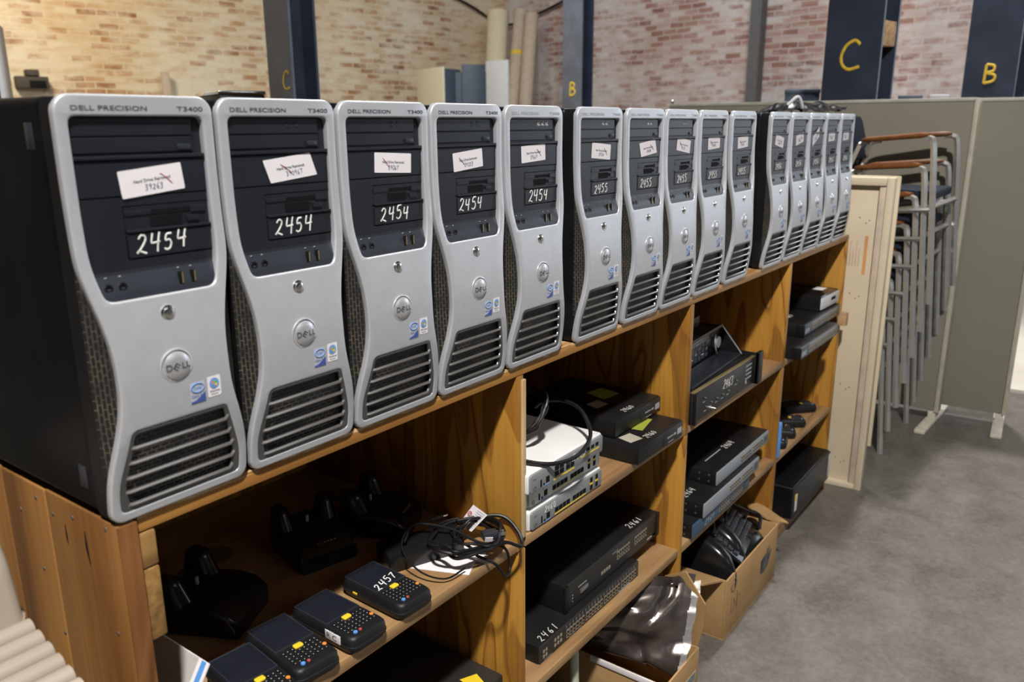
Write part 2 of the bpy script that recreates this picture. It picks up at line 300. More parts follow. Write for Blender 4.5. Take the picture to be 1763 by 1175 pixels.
# ------------------------------------------------------------------ mesh helpers
class MB:
    def __init__(s): s.bm = bmesh.new()
    def merge(s, t, T=None):
        if T is not None: bmesh.ops.transform(t, matrix=T, verts=t.verts)
        vm = {v: s.bm.verts.new(v.co) for v in t.verts}
        for f in t.faces:
            try: s.bm.faces.new([vm[v] for v in f.verts])
            except ValueError: pass
        t.free(); return s
    def box(s, x0, x1, y0, y1, z0, z1, b=0.0, seg=2, T=None):
        t = bmesh.new(); bmesh.ops.create_cube(t, size=1.0)
        for v in t.verts:
            v.co = Vector((x0 + (v.co.x+.5)*(x1-x0), y0 + (v.co.y+.5)*(y1-y0), z0 + (v.co.z+.5)*(z1-z0)))
        if b > 0:
            b = min(b, 0.45*min(abs(x1-x0), abs(y1-y0), abs(z1-z0)))
            bmesh.ops.bevel(t, geom=list(t.edges), offset=b, segments=seg, affect='EDGES', profile=0.5)
        return s.merge(t, T)
    def prism(s, pts, a0, a1, axis='y', b=0.0, T=None, seg=2):
        """polygon pts in the plane normal to axis, extruded from a0 to a1"""
        def P(u, v, a): return {'x': (a, u, v), 'y': (u, a, v), 'z': (u, v, a)}[axis]
        t = bmesh.new(); n = len(pts)
        A = [t.verts.new(P(u, v, a0)) for u, v in pts]; B = [t.verts.new(P(u, v, a1)) for u, v in pts]
        t.faces.new(A); t.faces.new(B[::-1])
        for i in range(n): t.faces.new((A[i], A[(i+1) % n], B[(i+1) % n], B[i]))
        bmesh.ops.recalc_face_normals(t, faces=t.faces)
        if b > 0:
            es = [e for e in t.edges if any(len(f.verts) == n and n > 4 for f in e.link_faces)] if n > 4 else list(t.edges)
            bmesh.ops.bevel(t, geom=es, offset=b, segments=seg, affect='EDGES', profile=0.5)
        return s.merge(t, T)
    def tube(s, pts, r, n=8, closed=False, cap=True, flat=1.0, up=None, T=None):
        pts = [Vector(p) for p in pts]; m = len(pts)
        t = bmesh.new(); rings = []
        prev = None
        for i, p in enumerate(pts):
            if closed: d = pts[(i+1) % m] - pts[i-1]
            else: d = pts[min(i+1, m-1)] - pts[max(i-1, 0)]
            if d.length < 1e-9: d = Vector((0, 0, 1))
            d.normalize()
            if up is not None: a = d.cross(Vector(up))
            elif prev is None: a = d.cross(Vector((0, 0, 1)) if abs(d.z) < .9 else Vector((1, 0, 0)))
            else: a = prev - d*prev.dot(d)
            if a.length < 1e-6: a = d.orthogonal()
            a.normalize(); prev = a; c = a.cross(d)
            rr = r[i] if isinstance(r, (list, tuple)) else r
            rings.append([t.verts.new(p + a*(rr*math.cos(2*PI*k/n)) + c*(rr*flat*math.sin(2*PI*k/n))) for k in range(n)])
        for i in range(m if closed else m-1):
            A, B = rings[i], rings[(i+1) % m]
            for k in range(n): t.faces.new((A[k], A[(k+1) % n], B[(k+1) % n], B[k]))
        if cap and not closed: t.faces.new(rings[0][::-1]); t.faces.new(rings[-1])
        bmesh.ops.recalc_face_normals(t, faces=t.faces)
        return s.merge(t, T)
    def lathe(s, prof, c=(0, 0, 0), axis='z', n=24, T=None):
        t = bmesh.new(); rings = []
        def P(r, h, k):
            a, b_ = r*math.cos(2*PI*k/n), r*math.sin(2*PI*k/n)
            q = {'z': (a, b_, h), 'y': (a, h, b_), 'x': (h, a, b_)}[axis]
            return Vector(q) + Vector(c)
        for r, h in prof: rings.append([t.verts.new(P(max(r, 1e-5), h, k)) for k in range(n)])
        for A, B in zip(rings, rings[1:]):
            for k in range(n): t.faces.new((A[k], A[(k+1) % n], B[(k+1) % n], B[k]))
        t.faces.new(rings[0]); t.faces.new(rings[-1])
        bmesh.ops.recalc_face_normals(t, faces=t.faces)
        return s.merge(t, T)
    def ball(s, c, r, n=12, T=None):
        t = bmesh.new(); bmesh.ops.create_uvsphere(t, u_segments=n*2, v_segments=n, radius=1.0)
        r = r if isinstance(r, (tuple, list)) else (r, r, r)
        for v in t.verts: v.co = Vector((c[0]+v.co.x*r[0], c[1]+v.co.y*r[1], c[2]+v.co.z*r[2]))
        return s.merge(t, T)
    def loft(s, rings, cap=True, closed=True):
        t = bmesh.new(); R = [[t.verts.new(p) for p in r] for r in rings]
        for A, B in zip(R, R[1:]):
            n = len(A)
            for k in range(n if closed else n-1): t.faces.new((A[k], A[(k+1) % n], B[(k+1) % n], B[k]))
        if cap and closed: t.faces.new(R[0][::-1]); t.faces.new(R[-1])
        bmesh.ops.recalc_face_normals(t, faces=t.faces)
        return s.merge(t)
    def faces(s, vs, fs, fn=None):
        V = [s.bm.verts.new(fn(*v) if fn else v) for v in vs]
        for f in fs:
            try: s.bm.faces.new([V[i] for i in f])
            except ValueError: pass
        return s
    def grid(s, nu, nv, fn):
        V = [[s.bm.verts.new(fn(i/nu, j/nv)) for j in range(nv+1)] for i in range(nu+1)]
        for i in range(nu):
            for j in range(nv): s.bm.faces.new((V[i][j], V[i+1][j], V[i+1][j+1], V[i][j+1]))
        return s
    def mesh(s, name, mat, sharp=35):
        me = bpy.data.meshes.new(name); s.bm.to_mesh(me); s.bm.free()
        me.materials.append(mat)
        for p in me.polygons: p.use_smooth = sharp > 0
        if sharp <= 0: return me
        try: me.set_sharp_from_angle(angle=math.radians(sharp))
        except Exception: pass
        return me
    def build(s, name, mat, parent=None, sharp=35, **kw):
        o = bpy.data.objects.new(name, s.mesh(name, M[mat] if isinstance(mat, str) else mat, sharp)); COL.objects.link(o)
        if parent is not None: o.parent = parent
        return tag(o, **kw)
def tag(o, label=None, cat=None, group=None, kind=None):
    if label: o['label'] = label
    if cat: o['category'] = cat
    if group: o['group'] = group
    if kind: o['kind'] = kind
    return o
def thing(name, loc, label, cat, group=None, rz=0.0):
    o = bpy.data.objects.new(name, None); COL.objects.link(o); o.location = loc; o.rotation_euler = (0, 0, rz)
    o.empty_display_size = 0.05
    return tag(o, label, cat, group)
def smooth_path(ctrl, n=8, closed=False):
    P = [Vector(c) for c in ctrl]; out = []; m = len(P)
    for i in range(m if closed else m-1):
        p1, p2 = P[i], P[(i+1) % m]
        p0 = P[i-1] if (closed or i > 0) else p1*2 - p2
        p3 = P[(i+2) % m] if (closed or i+2 < m) else p2*2 - p1
        for k in range(n):
            t = k/n
            out.append(0.5*((2*p1) + (p2-p0)*t + (2*p0-5*p1+4*p2-p3)*t*t + (-p0+3*p1-3*p2+p3)*t**3))
    if not closed: out.append(P[-1])
    return out
_tc = {}
def text_mesh(txt):
    """(verts, faces, width) of a line of lettering, cap height 1, baseline v=0"""
    if txt in _tc: return _tc[txt]
    c = bpy.data.curves.new('t', 'FONT'); c.body = txt; c.size = 1.0; c.resolution_u = 3; c.offset = 0.012
    o = bpy.data.objects.new('t', c); COL.objects.link(o)
    dg = bpy.context.evaluated_depsgraph_get(); dg.update()
    me = bpy.data.meshes.new_from_object(o.evaluated_get(dg))
    vs = [(v.co.x/0.7, v.co.y/0.7) for v in me.vertices]; fs = [tuple(p.vertices) for p in me.polygons]
    x0 = min(v[0] for v in vs); w = max(v[0] for v in vs) - x0
    vs = [(u-x0, v) for u, v in vs]
    bpy.data.objects.remove(o); bpy.data.curves.remove(c); bpy.data.meshes.remove(me)
    _tc[txt] = (vs, fs, w); return _tc[txt]
def lettering(mb, txt, u0, v0, h, fn, width=None, rot=0.0):
    """lay lettering through fn(u,v) starting at (u0,v0), height h; width squeezes to fit"""
    vs, fs, w = text_mesh(txt); sx = (width/w) if width else h
    ca, sa = math.cos(rot), math.sin(rot)
    mb.faces([(u*sx, v*h) for u, v in vs], fs, lambda u, v: fn(u0 + u*ca - v*sa, v0 + u*sa + v*ca))
    return mb
STROKES = {
 '0': [[(.3, 1), (.08, .8), (.05, .35), (.25, 0), (.5, .2), (.55, .65), (.3, 1)]],
 '1': [[(.3, 1), (.27, .5), (.25, 0)]],
 '2': [[(.1, .8), (.25, 1), (.48, .93), (.5, .7), (.3, .35), (.05, .03), (.12, .14), (.3, .08), (.58, -.03)]],
 '3': [[(.1, .92), (.35, 1), (.5, .8), (.22, .55), (.5, .35), (.35, .03), (.05, .08)]],
 '4': [[(.12, .98), (.06, .5), (.2, .45), (.56, .5)], [(.52, 1), (.45, .5), (.42, -.04)]],
 '5': [[(.5, 1), (.18, .95), (.12, .6), (.35, .62), (.5, .4), (.42, .1), (.2, 0), (.05, .1)]],
 '6': [[(.45, 1), (.2, .7), (.08, .3), (.22, .02), (.45, .12), (.42, .4), (.15, .32)]],
 '7': [[(.05, .95), (.3, .95), (.55, .98), (.35, .5), (.22, 0)]],
 '8': [[(.45, .85), (.25, 1), (.12, .8), (.45, .35), (.3, 0), (.1, .2), (.3, .55), (.48, .85)]],
 '9': [[(.48, .8), (.25, 1), (.1, .7), (.3, .52), (.48, .8), (.42, .4), (.35, 0)]],
 'C': [[(.75, .85), (.55, 1), (.25, .85), (.08, .5), (.15, .18), (.4, .02), (.78, .1)]],
 'B': [[(.12, 1), (.1, .5), (.08, 0)], [(.12, 1), (.5, .92), (.5, .65), (.15, .55), (.58, .42), (.55, .12), (.08, 0)]],
}
def handwriting(mb, txt, u0, v0, h, fn, r, seed=0, slant=0.12, adv=0.74, rise=0.0, n=6):
    """marker strokes through fn(u,v)->point; thin raised lines"""
    rg = random.Random(seed*31+5)
    o = fn(u0, v0); nu = (fn(u0+1e-3, v0)-o); nv = (fn(u0, v0+1e-3)-o); nrm = nu.cross(nv).normalized()
    u = u0
    for ch in txt:
        k = h*rg.uniform(.92, 1.08); dv = rg.uniform(-.06, .06)*h
        for st in STROKES.get(ch, []):
            pts = [fn(u + (x + y*slant)*k, v0 + dv + y*k + rise*(u-u0)) for x, y in st]
            mb.tube(smooth_path(pts, 5), r, n, flat=0.45, up=nrm)
        u += adv*h*(0.6 if ch == '1' else 1.0)*rg.uniform(.95, 1.06)
    return mb
def offset_poly(pts, d):
    """offset a CCW polygon outward by d"""
    n = len(pts); out = []
    for i in range(n):
        p0, p1, p2 = (Vector(pts[i-1]), Vector(pts[i]), Vector(pts[(i+1) % n]))
        e1 = (p1-p0).normalized(); e2 = (p2-p1).normalized()
        n1 = Vector((e1.y, -e1.x)); n2 = Vector((e2.y, -e2.x)); m = (n1+n2)
        if m.length < 1e-6: m = n1
        m.normalize(); out.append(tuple(p1 + m*(d/max(.35, m.dot(n1)))))
    return out
def round_poly(pts, rs, n=6):
    """round the corners of a polygon; rs radius or list"""
    out = []; k = len(pts)
    for i in range(k):
        r = rs[i] if isinstance(rs, (list, tuple)) else rs
        p = Vector(pts[i]); a = Vector(pts[i-1])-p; b = Vector(pts[(i+1) % k])-p
        r = min(r, a.length*.48, b.length*.48)
        if r < 1e-5: out.append(tuple(p)); continue
        A = p + a.normalized()*r; B = p + b.normalized()*r
        for j in range(n+1):
            t = j/n; q = A*(1-t)**2 + p*2*t*(1-t) + B*t*t; out.append(tuple(q))
    return out
def fill2d(loops, extrude, bevel, res=2):
    """filled 2D shape with holes, extruded and with rounded edges -> (verts, faces), local z front is +"""
    c = bpy.data.curves.new('c', 'CURVE'); c.dimensions = '2D'; c.fill_mode = 'BOTH'
    c.extrude = extrude; c.bevel_depth = bevel; c.bevel_resolution = res
    for lp in loops:
        s = c.splines.new('POLY'); s.points.add(len(lp)-1); s.use_cyclic_u = True
        for p, (x, y) in zip(s.points, lp): p.co = (x, y, 0, 1)
    o = bpy.data.objects.new('c', c); COL.objects.link(o)
    dg = bpy.context.evaluated_depsgraph_get(); dg.update()
    me = bpy.data.meshes.new_from_object(o.evaluated_get(dg))
    bm = bmesh.new(); bm.from_mesh(me)
    bmesh.ops.remove_doubles(bm, verts=bm.verts, dist=2e-5)
    bpy.data.objects.remove(o); bpy.data.curves.remove(c); bpy.data.meshes.remove(me)
    return bm

# ------------------------------------------------------------------ the setting
RA = math.radians(12)                      # the building is turned 12 degrees against the shelf unit
A_ = Vector((math.cos(RA), -math.sin(RA), 0)); B_ = Vector((math.sin(RA), math.cos(RA), 0))
def room(a, b, z=0.0): v = CAM + A_*a + B_*b; return Vector((v.x, v.y, z))
CORN_A, CORN_B = 10.5, 11.95
f = MB().box(-9, 16, -9, 17, FLOOR-0.2, FLOOR).build('floor', 'floor', kind='structure')
w = MB().box(-18, 0.3, 0, 0.3, 0, 7.0).build('wall_left', 'brickL', kind='structure')
w.location = room(CORN_A, CORN_B, FLOOR); w.rotation_euler = (0, 0, -RA)
w = MB().box(-0.3, 20, 0, 0.3, 0, 7.0).build('wall_right', 'brickR', kind='structure')
w.location = room(CORN_A, CORN_B, FLOOR); w.rotation_euler = (0, 0, -RA - PI/2)
slab = MB().box(0, 5.5, -4.2, 0.9, 0, 0.02).build('trim_1', plain('sunlit_tone_concrete', (0.62, 0.58, 0.52), 0.4, 0, 0.4, 0.1, 2), kind='structure')  # paler colour stands in for sunlit floor beyond the partition
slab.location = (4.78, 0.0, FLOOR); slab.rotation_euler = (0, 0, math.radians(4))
# hairline crack and scuffs of the floor, real grooves filled with dirt
cr = MB().tube(smooth_path([(2.30, -1.02, FLOOR+.0003), (2.36, -1.10, FLOOR+.0003), (2.40, -1.16, FLOOR+.0003), (2.45, -1.27, FLOOR+.0003), (2.44, -1.42, FLOOR+.0003)], 6), [.0008, .001, .0015]+[.003]*19+[.002, .001, .0008], 5, flat=.2, up=(0, 0, 1))
cr.build('trim_2', plain('crack_dirt', (0.10, 0.09, 0.08), 0.9), kind='structure')
pilaster = MB().box(5.28-.085, 5.28+.085, -0.14, 0.0, 0, 7).build('trim_3', 'lead', kind='structure')
pilaster.location = room(CORN_A, CORN_B, FLOOR); pilaster.rotation_euler = (0, 0, -RA - PI/2)

# ------------------------------------------------------------------ the long shelf unit
BAYX = [0.745, 1.486, 2.243]              # left faces of the three dividers
SH1, SH2, SHB = -0.350, -0.700, -0.990    # upper surfaces of the shelves
DEPTH = 0.62
YF0 = 0.004
shelf = thing('shelf_unit', (0, 0, FLOOR), 'long varnished plywood shelf unit with four bays under the row of computers', 'shelf unit')
def sp(mb, name, mat, **kw):
    o = mb.build(name, mat, shelf, **kw); o.matrix_parent_inverse = Matrix.Translation((0, 0, -FLOOR)); return o
sp(MB().box(0.030, 2.925, YF0, DEPTH, -0.021, 0.0, .0015), 'top_board', 'edge')
# left end: four upright pine planks with rough front edge
for i, (y0, y1) in enumerate([(0.001, 0.165), (0.1665, 0.282), (0.2835, 0.43), (0.4315, DEPTH)]):
    sp(MB().box(0.004, 0.026, y0, y1, FLOOR, -0.002 - 0.002*(i % 2), .003), 'end_plank', 'plank')
sp(MB().box(0.0045, 0.0265, -0.0012, 0.0008, FLOOR, -0.004, 0), 'end_edge', 'endgrain')
sp(MB().box(0.0275, 0.048, 0.002, 0.30, -0.066, -0.023, .002), 'cleat', 'cleat')
sp(MB().box(0.0275, 0.048, 0.0015, 0.30, -0.158, -0.0675, .003), 'cleat', 'cleat2')
for i, x in enumerate(BAYX):
    sp(MB().box(x, x+0.020, YF0, DEPTH-.012, SH1-.021, -0.022, .001), 'divider', 'ply')
    sp(MB().box(x+.006*(i == 0), x+0.020+.006*(i == 0), YF0, DEPTH-.012, FLOOR+.0, SH1-.0225, .001), 'divider', 'ply')
sp(MB().box(BAYX[0]+.0125, BAYX[0]+.0235, 0.0, YF0+.004, -.345, -.030, .001), 'edge_strip', 'rawply')
sp(MB().box(2.905, 2.925, YF0, DEPTH-.012, FLOOR, -0.0225, .001), 'end_panel', 'ply')
EX = [0.027] + [x+.0207 for x in BAYX]; EX2 = [x-.0007 for x in BAYX] + [2.9045]
for k in range(4):
    x0, x1 = EX[k], EX2[k]
    sp(MB().box(x0+(.006 if k == 1 else 0), x1, YF0+.001, DEPTH-.013, SH1-.021, SH1, .001), 'shelf_board', 'plyx')
    if k > 0: sp(MB().box(x0+(.006 if k == 1 else 0), x1, YF0+.001, DEPTH-.013, SH2-.021, SH2, .001), 'shelf_board', 'plyx')
sp(MB().box(EX[3], EX2[3], YF0+.002, DEPTH-.013, SHB-.02, SHB, .001), 'bottom_board', 'plyx')
sp(MB().box(EX[3], EX2[3], YF0+.006, YF0+.024, FLOOR, SHB-.0205, .001), 'plinth', 'plyx')
sp(MB().box(0.027, 2.9045, DEPTH-.0115, DEPTH, FLOOR, -0.0225), 'back_panel', 'ply')
for x in (.38, .69): 
    sp(MB().lathe([(0, 0), (.033, 0), (.033, .0003), (0, .0003)], (x, .43, SH1+.0002), 'z', 24), 'stain', plain('dark_ring_stain', (.11, .08, .05), .6))
# nail heads and splits in the end planks
for y, z in [(0.10, -.02), (0.15, -.03), (0.19, -.02), (0.025, -.012), (0.2, -.12), (0.17, -.2), (0.03, -.145), (.24, -.05)]:
    sp(MB().lathe([(0, 0), (.0026, 0), (.0024, -.0006), (0, -.0006)], (0.004, y, z), 'x', 10), 'nail_head', 'lead')
sp(MB().tube([(0.0037, .075, -.03), (0.0037, .0745, -.05), (0.0037, .072, -.072)], [.0004, .0016, .0004], 5).tube([(0.0037, .122, -.035), (0.0037, .121, -.05), (0.0037, .121, -.06)], [.0004, .0012, .0004], 5), 'split', 'slot')

# ------------------------------------------------------------------ the tower computers
TW, TH, TD = 0.171, 0.448, 0.468
_zz = np.linspace(0, TH, 449)
def _sm(xs, ys, k):
    y = np.interp(_zz, xs, ys)
    ker = np.exp(-0.5*(np.arange(-3*k, 3*k+1)/k)**2); ker /= ker.sum()
    yp = np.pad(y, 3*k, mode='edge'); return np.convolve(yp, ker, 'valid')
_yf = _sm([0, .03, .05, .08, .10, .13, .16, .19, .22, .245, .28, .32, .36, .448], [-.001, -.005, -.008, -.0135, -.016, -.0172, -.017, -.0148, -.0115, -.0085, -.0045, -.0015, 0, 0], 10)
_in = _sm([0, .035, .05, .07, .095, .12, .14, .17, .195, .22, .25, .27, .285, .448], [0, 0, .001, .0045, .0110, .0172, .0196, .020, .0185, .0140, .0065, .0018, 0, 0], 8)
def YF(z): return float(np.interp(z, _zz, _yf))
def INS(z): return float(np.interp(z, _zz, _in))
PANEL = [(.0225, .2425), (.1485, .2425), (.1580, .281), (.1580, .427), (.0130, .427), (.0130, .281)]   # drive panel opening, CCW
GRILL = [(.0105, .0095), (.1605, .0095), (.1620, .040), (.1440, .1045), (.0270, .1045), (.0090, .040)]
def outline():
    zs = np.linspace(.014, TH-.018, 60)
    R = [(TW-INS(z), z) for z in zs]; Lf = [(INS(z), z) for z in zs[::-1]]
    c1 = [(TW-.018+.018*math.cos(a), TH-.018+.018*math.sin(a)) for a in np.linspace(0, PI/2, 8)][1:]
    c2 = [(.018-.018*math.sin(a), TH-.018+.018*math.cos(a)) for a in np.linspace(0, PI/2, 8)]
    c3 = [(.014-.014*math.cos(a), .014-.014*math.sin(a)) for a in np.linspace(0, PI/2, 7)][1:]
    c4 = [(TW-.014+.014*math.sin(a), .014-.014*math.cos(a)) for a in np.linspace(0, PI/2, 7)]
    return R + c1 + c2[:-1] + Lf[:] + c3 + c4[:-1]
BEV = .0022
_proto = {}
def curved(bm, thick_front, cuts, xcuts=()):
    """2D-filled shape (x, z, w) -> the tower's curved front: w=+thick_front lies on the front surface"""
    for z in cuts:
        bmesh.ops.bisect_plane(bm, geom=list(bm.verts)+list(bm.edges)+list(bm.faces), plane_co=(0, z, 0), plane_no=(0, 1, 0), dist=1e-6)
    for x in xcuts:
        bmesh.ops.bisect_plane(bm, geom=list(bm.verts)+list(bm.edges)+list(bm.faces), plane_co=(x, 0, 0), plane_no=(1, 0, 0), dist=1e-6)
    for v in bm.verts:
        x, z, w_ = v.co; v.co = Vector((x, YF(z) + thick_front - w_, z))
    bmesh.ops.recalc_face_normals(bm, faces=bm.faces)
    m = MB(); m.bm = bm; return m
CUTS = list(np.arange(.006, .345, .006))
def front(d=0.0): return lambda u, v: Vector((u, YF(v)-d, v))
def tower_meshes():
    P = {}
    pan_r = round_poly(offset_poly(PANEL, BEV), [.012, .012, .02, .011, .011, .02])
    gr_r = round_poly(offset_poly(GRILL, .0008), [.009, .009, .02, .009, .009, .02])
    P['front_bezel'] = curved(fill2d([offset_poly(outline(), -BEV), pan_r, gr_r], .0030, BEV, 2), .0030+BEV, CUTS, (.03, .048, .066, .084, .102, .12, .138)).mesh('front_bezel', M['silver'], 50)
    # black shell behind the silver face
    rings = []
    for z in list(np.linspace(.004, TH-.004, 46)):
        i = INS(z); y = YF(z)+.0075; e = max(0.0, .012 - (z if z < .012 else (TH-z if TH-z < .012 else .012)))
        rings.append([Vector((i+.0035+e*.5, y, z)), Vector((.0012+e*.3, max(.006, y), z)), Vector((.0012+e*.3, .030, z)), Vector((TW-.0012-e*.3, .030, z)), Vector((TW-.0012-e*.3, max(.006, y), z)), Vector((TW-i-.0035-e*.5, y, z)), Vector((TW-i-.013, max(.022, y), z)), Vector((i+.013, max(.022, y), z))])
    P['bezel_shell'] = MB().loft(rings).mesh('bezel_shell', M['blackp'])
    for sgn in (0, 1):
        v = MB()
        def fn(a, b, sgn=sgn):
            z = .055 + b*.222; i = INS(z); y = YF(z)+.0068
            x0, y0 = .0011, max(.0058, y); x1, y1 = i+.0036, y
            x = x0+(x1-x0)*a - .0005; yy = y0+(y1-y0)*a - .0009
            return Vector((x if not sgn else TW-x, yy, z))
        v.grid(3, 30, fn)
        P['side_vent%d' % sgn] = v.mesh('side_vent', M['vent'])
    P['case'] = MB().box(.0015, TW-.0015, .028, TD, .006, TH-.002, .010, 5).mesh('case', M['case'])
    # drive panel, follows the curve at its foot
    def yp(z): return .0085 if z > .285 else .0085 + (YF(z)+.0045-.0085)*min(1, (.285-z)/.03)
    d = MB()
    def pan(a, b):
        z = .236 + b*.196; return Vector((.010 + a*.152, yp(z), z))
    d.grid(1, 24, pan)
    d.box(.0145, .146, .0052, .012, .4075, .4255, .001)          # optical tray
    d.box(.0145, .146, .0058, .012, .3905, .4065, .001)          # optical drive, lower half
    d.box(.0135, .1572, .0010, .012, .3842, .3885, .0012)        # ledge under the drive
    d.box(.0145, .157, .0032, .012, .3475, .3832, .001)          # covered bay
    d.box(.0145, .0577, .0042, .012, .2665, .3468, .0003)         # plain field
    d.box(.0575, .157, .0042, .012, .3372, .3468, .0003)
    d.box(.0575, .157, .0042, .012, .2665, .2815, .0003)
    P['drive_panel'] = d.mesh('drive_panel', M['bay'], 0)
    pp = MB()                                                     # ports strip
    def ps(a, b):
        z = .2405 + b*.028; xl = .013 + max(0, (.281-z)*.245) - .004; return Vector((xl + a*(TW-2*xl), yp(z)-.0012 - (1-b)*.0008, z))
    pp.grid(2, 4, ps)
    P['port_strip'] = pp.mesh('port_strip', M['bay2'])
    P['eject_button'] = MB().box(.1275, .1425, .0035, .0065, .3925, .3985, .0008).mesh('eject_button', M['bay2'])
    fl = MB()
    fl.box(.059, .1572, .0048, .012, .3118, .3368, .0008)
    fl.box(.059, .1572, .0012, .012, .3095, .3125, .0008)
    fl.box(.059, .0880, .0035, .008, .3270, .3320, .0006).box(.1340, .1520, .0028, .008, .3255, .3330, .0006)
    fl.box(.1290, .1425, .0018, .008, .3165, .3225, .0006)
    P['floppy_drive'] = fl.mesh('floppy_drive', M['bay'], 0)
    P['floppy_slot'] = MB().box(.0880, .1340, .0040, .0055, .3268, .3315).box(.0870, .1235, .0040, .0055, .3140, .3245).mesh('floppy_slot', M['slot'])
    P['blank_cover'] = MB().box(.0590, .1572, .0030, .012, .2828, .3085, .0010).mesh('blank_cover', M['bay'], 0)
    j = MB()
    for x in (.0285, .0435):
        j.lathe([(.0024, 0), (.0024, -.001), (.0046, -.001), (.0046, .004), (0, .004)], (x, yp(.2565)-.0016, .2565), 'y', 16)
    P['audio_jack'] = j.mesh('audio_jack', M['gloss'])
    u = MB(); ug = MB()
    for x in (.1095, .1245):
        y = yp(.256)-.0032
        u.box(x-.0028, x+.0028, y, y+.003, .2495, .2635, .0004); ug.box(x+.0006, x+.0020, y-.0004, y+.002, .2505, .2625)
    P['usb_port'] = u.mesh('usb_port', M['slot']); P['usb_tongue'] = ug.mesh('usb_tongue', M['gold'])
    ic = MB()
    for x in (.0285, .0435, .1095, .1245):
        y = yp(.267)-.0020; ic.tube([(x-.001, y, .2668), (x+.0012, y, .2672)], .0007, 5)
    P['port_icon'] = ic.mesh('port_icon', M['keywhite'])
    # chrome power button with embossed mark
    yb = YF(.2225)
    P['power_button'] = MB().lathe([(0, .006), (.0084, .006), (.0084, -.0006), (.0072, -.0013), (.0066, -.0001), (.0058, -.0024), (.0034, -.0032), (0, -.0034)], (.0855, yb, .2225), 'y', 24).tube([(.0855+.0026*math.cos(a), yb-.0031, .2225+.0026*math.sin(a)) for a in np.linspace(2.2, 7.2, 14)], .0006, 5).tube([(.0855, yb-.0034, .2228), (.0855, yb-.0034, .2258)], .0006, 5).mesh('power_button', M['chrome'])
    yb = YF(.163)
    P['badge'] = MB().lathe([(0, .004), (.0190, .004), (.0190, -.0006), (.0178, -.0010), (.0172, .0022), (.0162, .0022), (.0158, -.0012), (.0140, -.0026), (.008, -.0036), (0, -.0040)], (.0855, yb, .1635), 'y', 32).mesh('badge', M['badge'])
    lg = MB()
    fb0 = lambda a, b: Vector((a, yb-.0043+.06*((a-.0855)**2+(b-.1635)**2)/.0136, b)); fb = lambda a, b: fb0(.0855+(a-.0855)*1.1, .1635+(b-.1635)*1.1)
    lettering(lg, 'D', .0725, .1603, .0066, fb, .0062); lettering(lg, 'L', .0893, .1603, .0066, fb, .0044); lettering(lg, 'L', .0943, .1603, .0066, fb, .0044)
    lettering(lg, 'E', .0793, .1622, .0066, fb, .0056, rot=-.62)
    P['logo'] = lg.mesh('logo', M['ink'])
    # printed lettering
    def words(mat):
        t = MB(); lettering(t, 'DELL PRECISION', .0165, .4325, .0046, lambda a, b: Vector((a, -.0004, b)), .0780)
        t2 = MB(); lettering(t2, 'T3400', .1280, .4325, .0046, lambda a, b: Vector((a, -.0004, b)), .0310); return t.mesh('maker_lettering', M[mat]), t2.mesh('model_lettering', M[mat])
    P['lettering'], P['lettering2'] = words('ink'); P['lettering_faded'], P['lettering_faded2'] = words('fade')
    # processor sticker and system sticker
    z0, x0 = .1150, .0975
    fr = front(.0005)
    def patch(pts, d): m = MB(); n = len(pts); m.faces([front(d)(a, b) for a, b in pts], [tuple(range(n))]); return m
    st = MB(); st.faces([front(.0004)(x0, z0), front(.0004)(x0+.0185, z0), front(.0004)(x0+.0185, z0+.0245), front(.0004)(x0, z0+.0245)], [(0, 1, 2, 3)])
    P['processor_sticker'] = st.mesh('processor_sticker', M['pale'])
    s2 = MB(); fq = front(.0008)
    cur = [(x0, z0+.0003)] + [(x0+.0182*t, z0+.0022+.0100*t*t) for t in np.linspace(0, 1, 8)] + [(x0+.0185, z0+.0003)]
    s2.faces([fq(a, b) for a, b in cur], [tuple(range(len(cur)))])
    lettering(s2, 'Core 2', x0+.0012, z0+.0066, .0036, fq, .0125)
    P['sticker_print'] = s2.mesh('sticker_print', M['blue'])
    s3 = MB(); s3.tube([fq(x0+.0092+.0080*math.cos(a), z0+.0178+.0052*math.sin(a)) for a in np.linspace(.5, 6.6, 26)], .0006, 5)
    lettering(s3, 'intel', x0+.0042, z0+.0160, .0040, fq, .0100)
    P['sticker_ring'] = s3.mesh('sticker_ring', M['lblue'])
    x1, z1 = .1195, .1170
    P['system_sticker'] = MB().faces([front(.0004)(*q) for q in round_poly([(x1, z1), (x1+.0170, z1), (x1+.0170, z1+.0245), (x1, z1+.0245)], .0018, 3)], [tuple(range(16))]).mesh('system_sticker', M['paper'])
    orb = [(x1+.0085+.0062*math.cos(a), z1+.0158+.0062*math.sin(a)) for a in np.linspace(0, 2*PI, 21)[:-1]]
    P['sticker_orb'] = MB().faces([fq(a, b) for a, b in orb], [tuple(range(20))]).mesh('sticker_orb', M['lblue'])
    fp = front(.0011)
    for nm, dx, dz, mt in (('a', -1, .6, 'orange'), ('b', 1, .6, 'green'), ('c', -1, -1, 'keyblue'), ('d', 1, -1, 'yellow')):
        cx, cz = x1+.0085+dx*.0019, z1+.0158+dz*.0018
        P['flag_'+nm] = MB().faces([fp(cx-.0016, cz-.0013), fp(cx+.0014, cz-.0018), fp(cx+.0017, cz+.0012), fp(cx-.0014, cz+.0016)], [(0, 1, 2, 3)]).mesh('sticker_flag', M[mt])
    s4 = MB(); lettering(s4, 'Windows', x1+.002, z1+.0058, .0022, fq, .0130); lettering(s4, 'Business', x1+.004, z1+.0025, .0016, fq, .0090)
    P['sticker_text'] = s4.mesh('sticker_text', M['ink'])
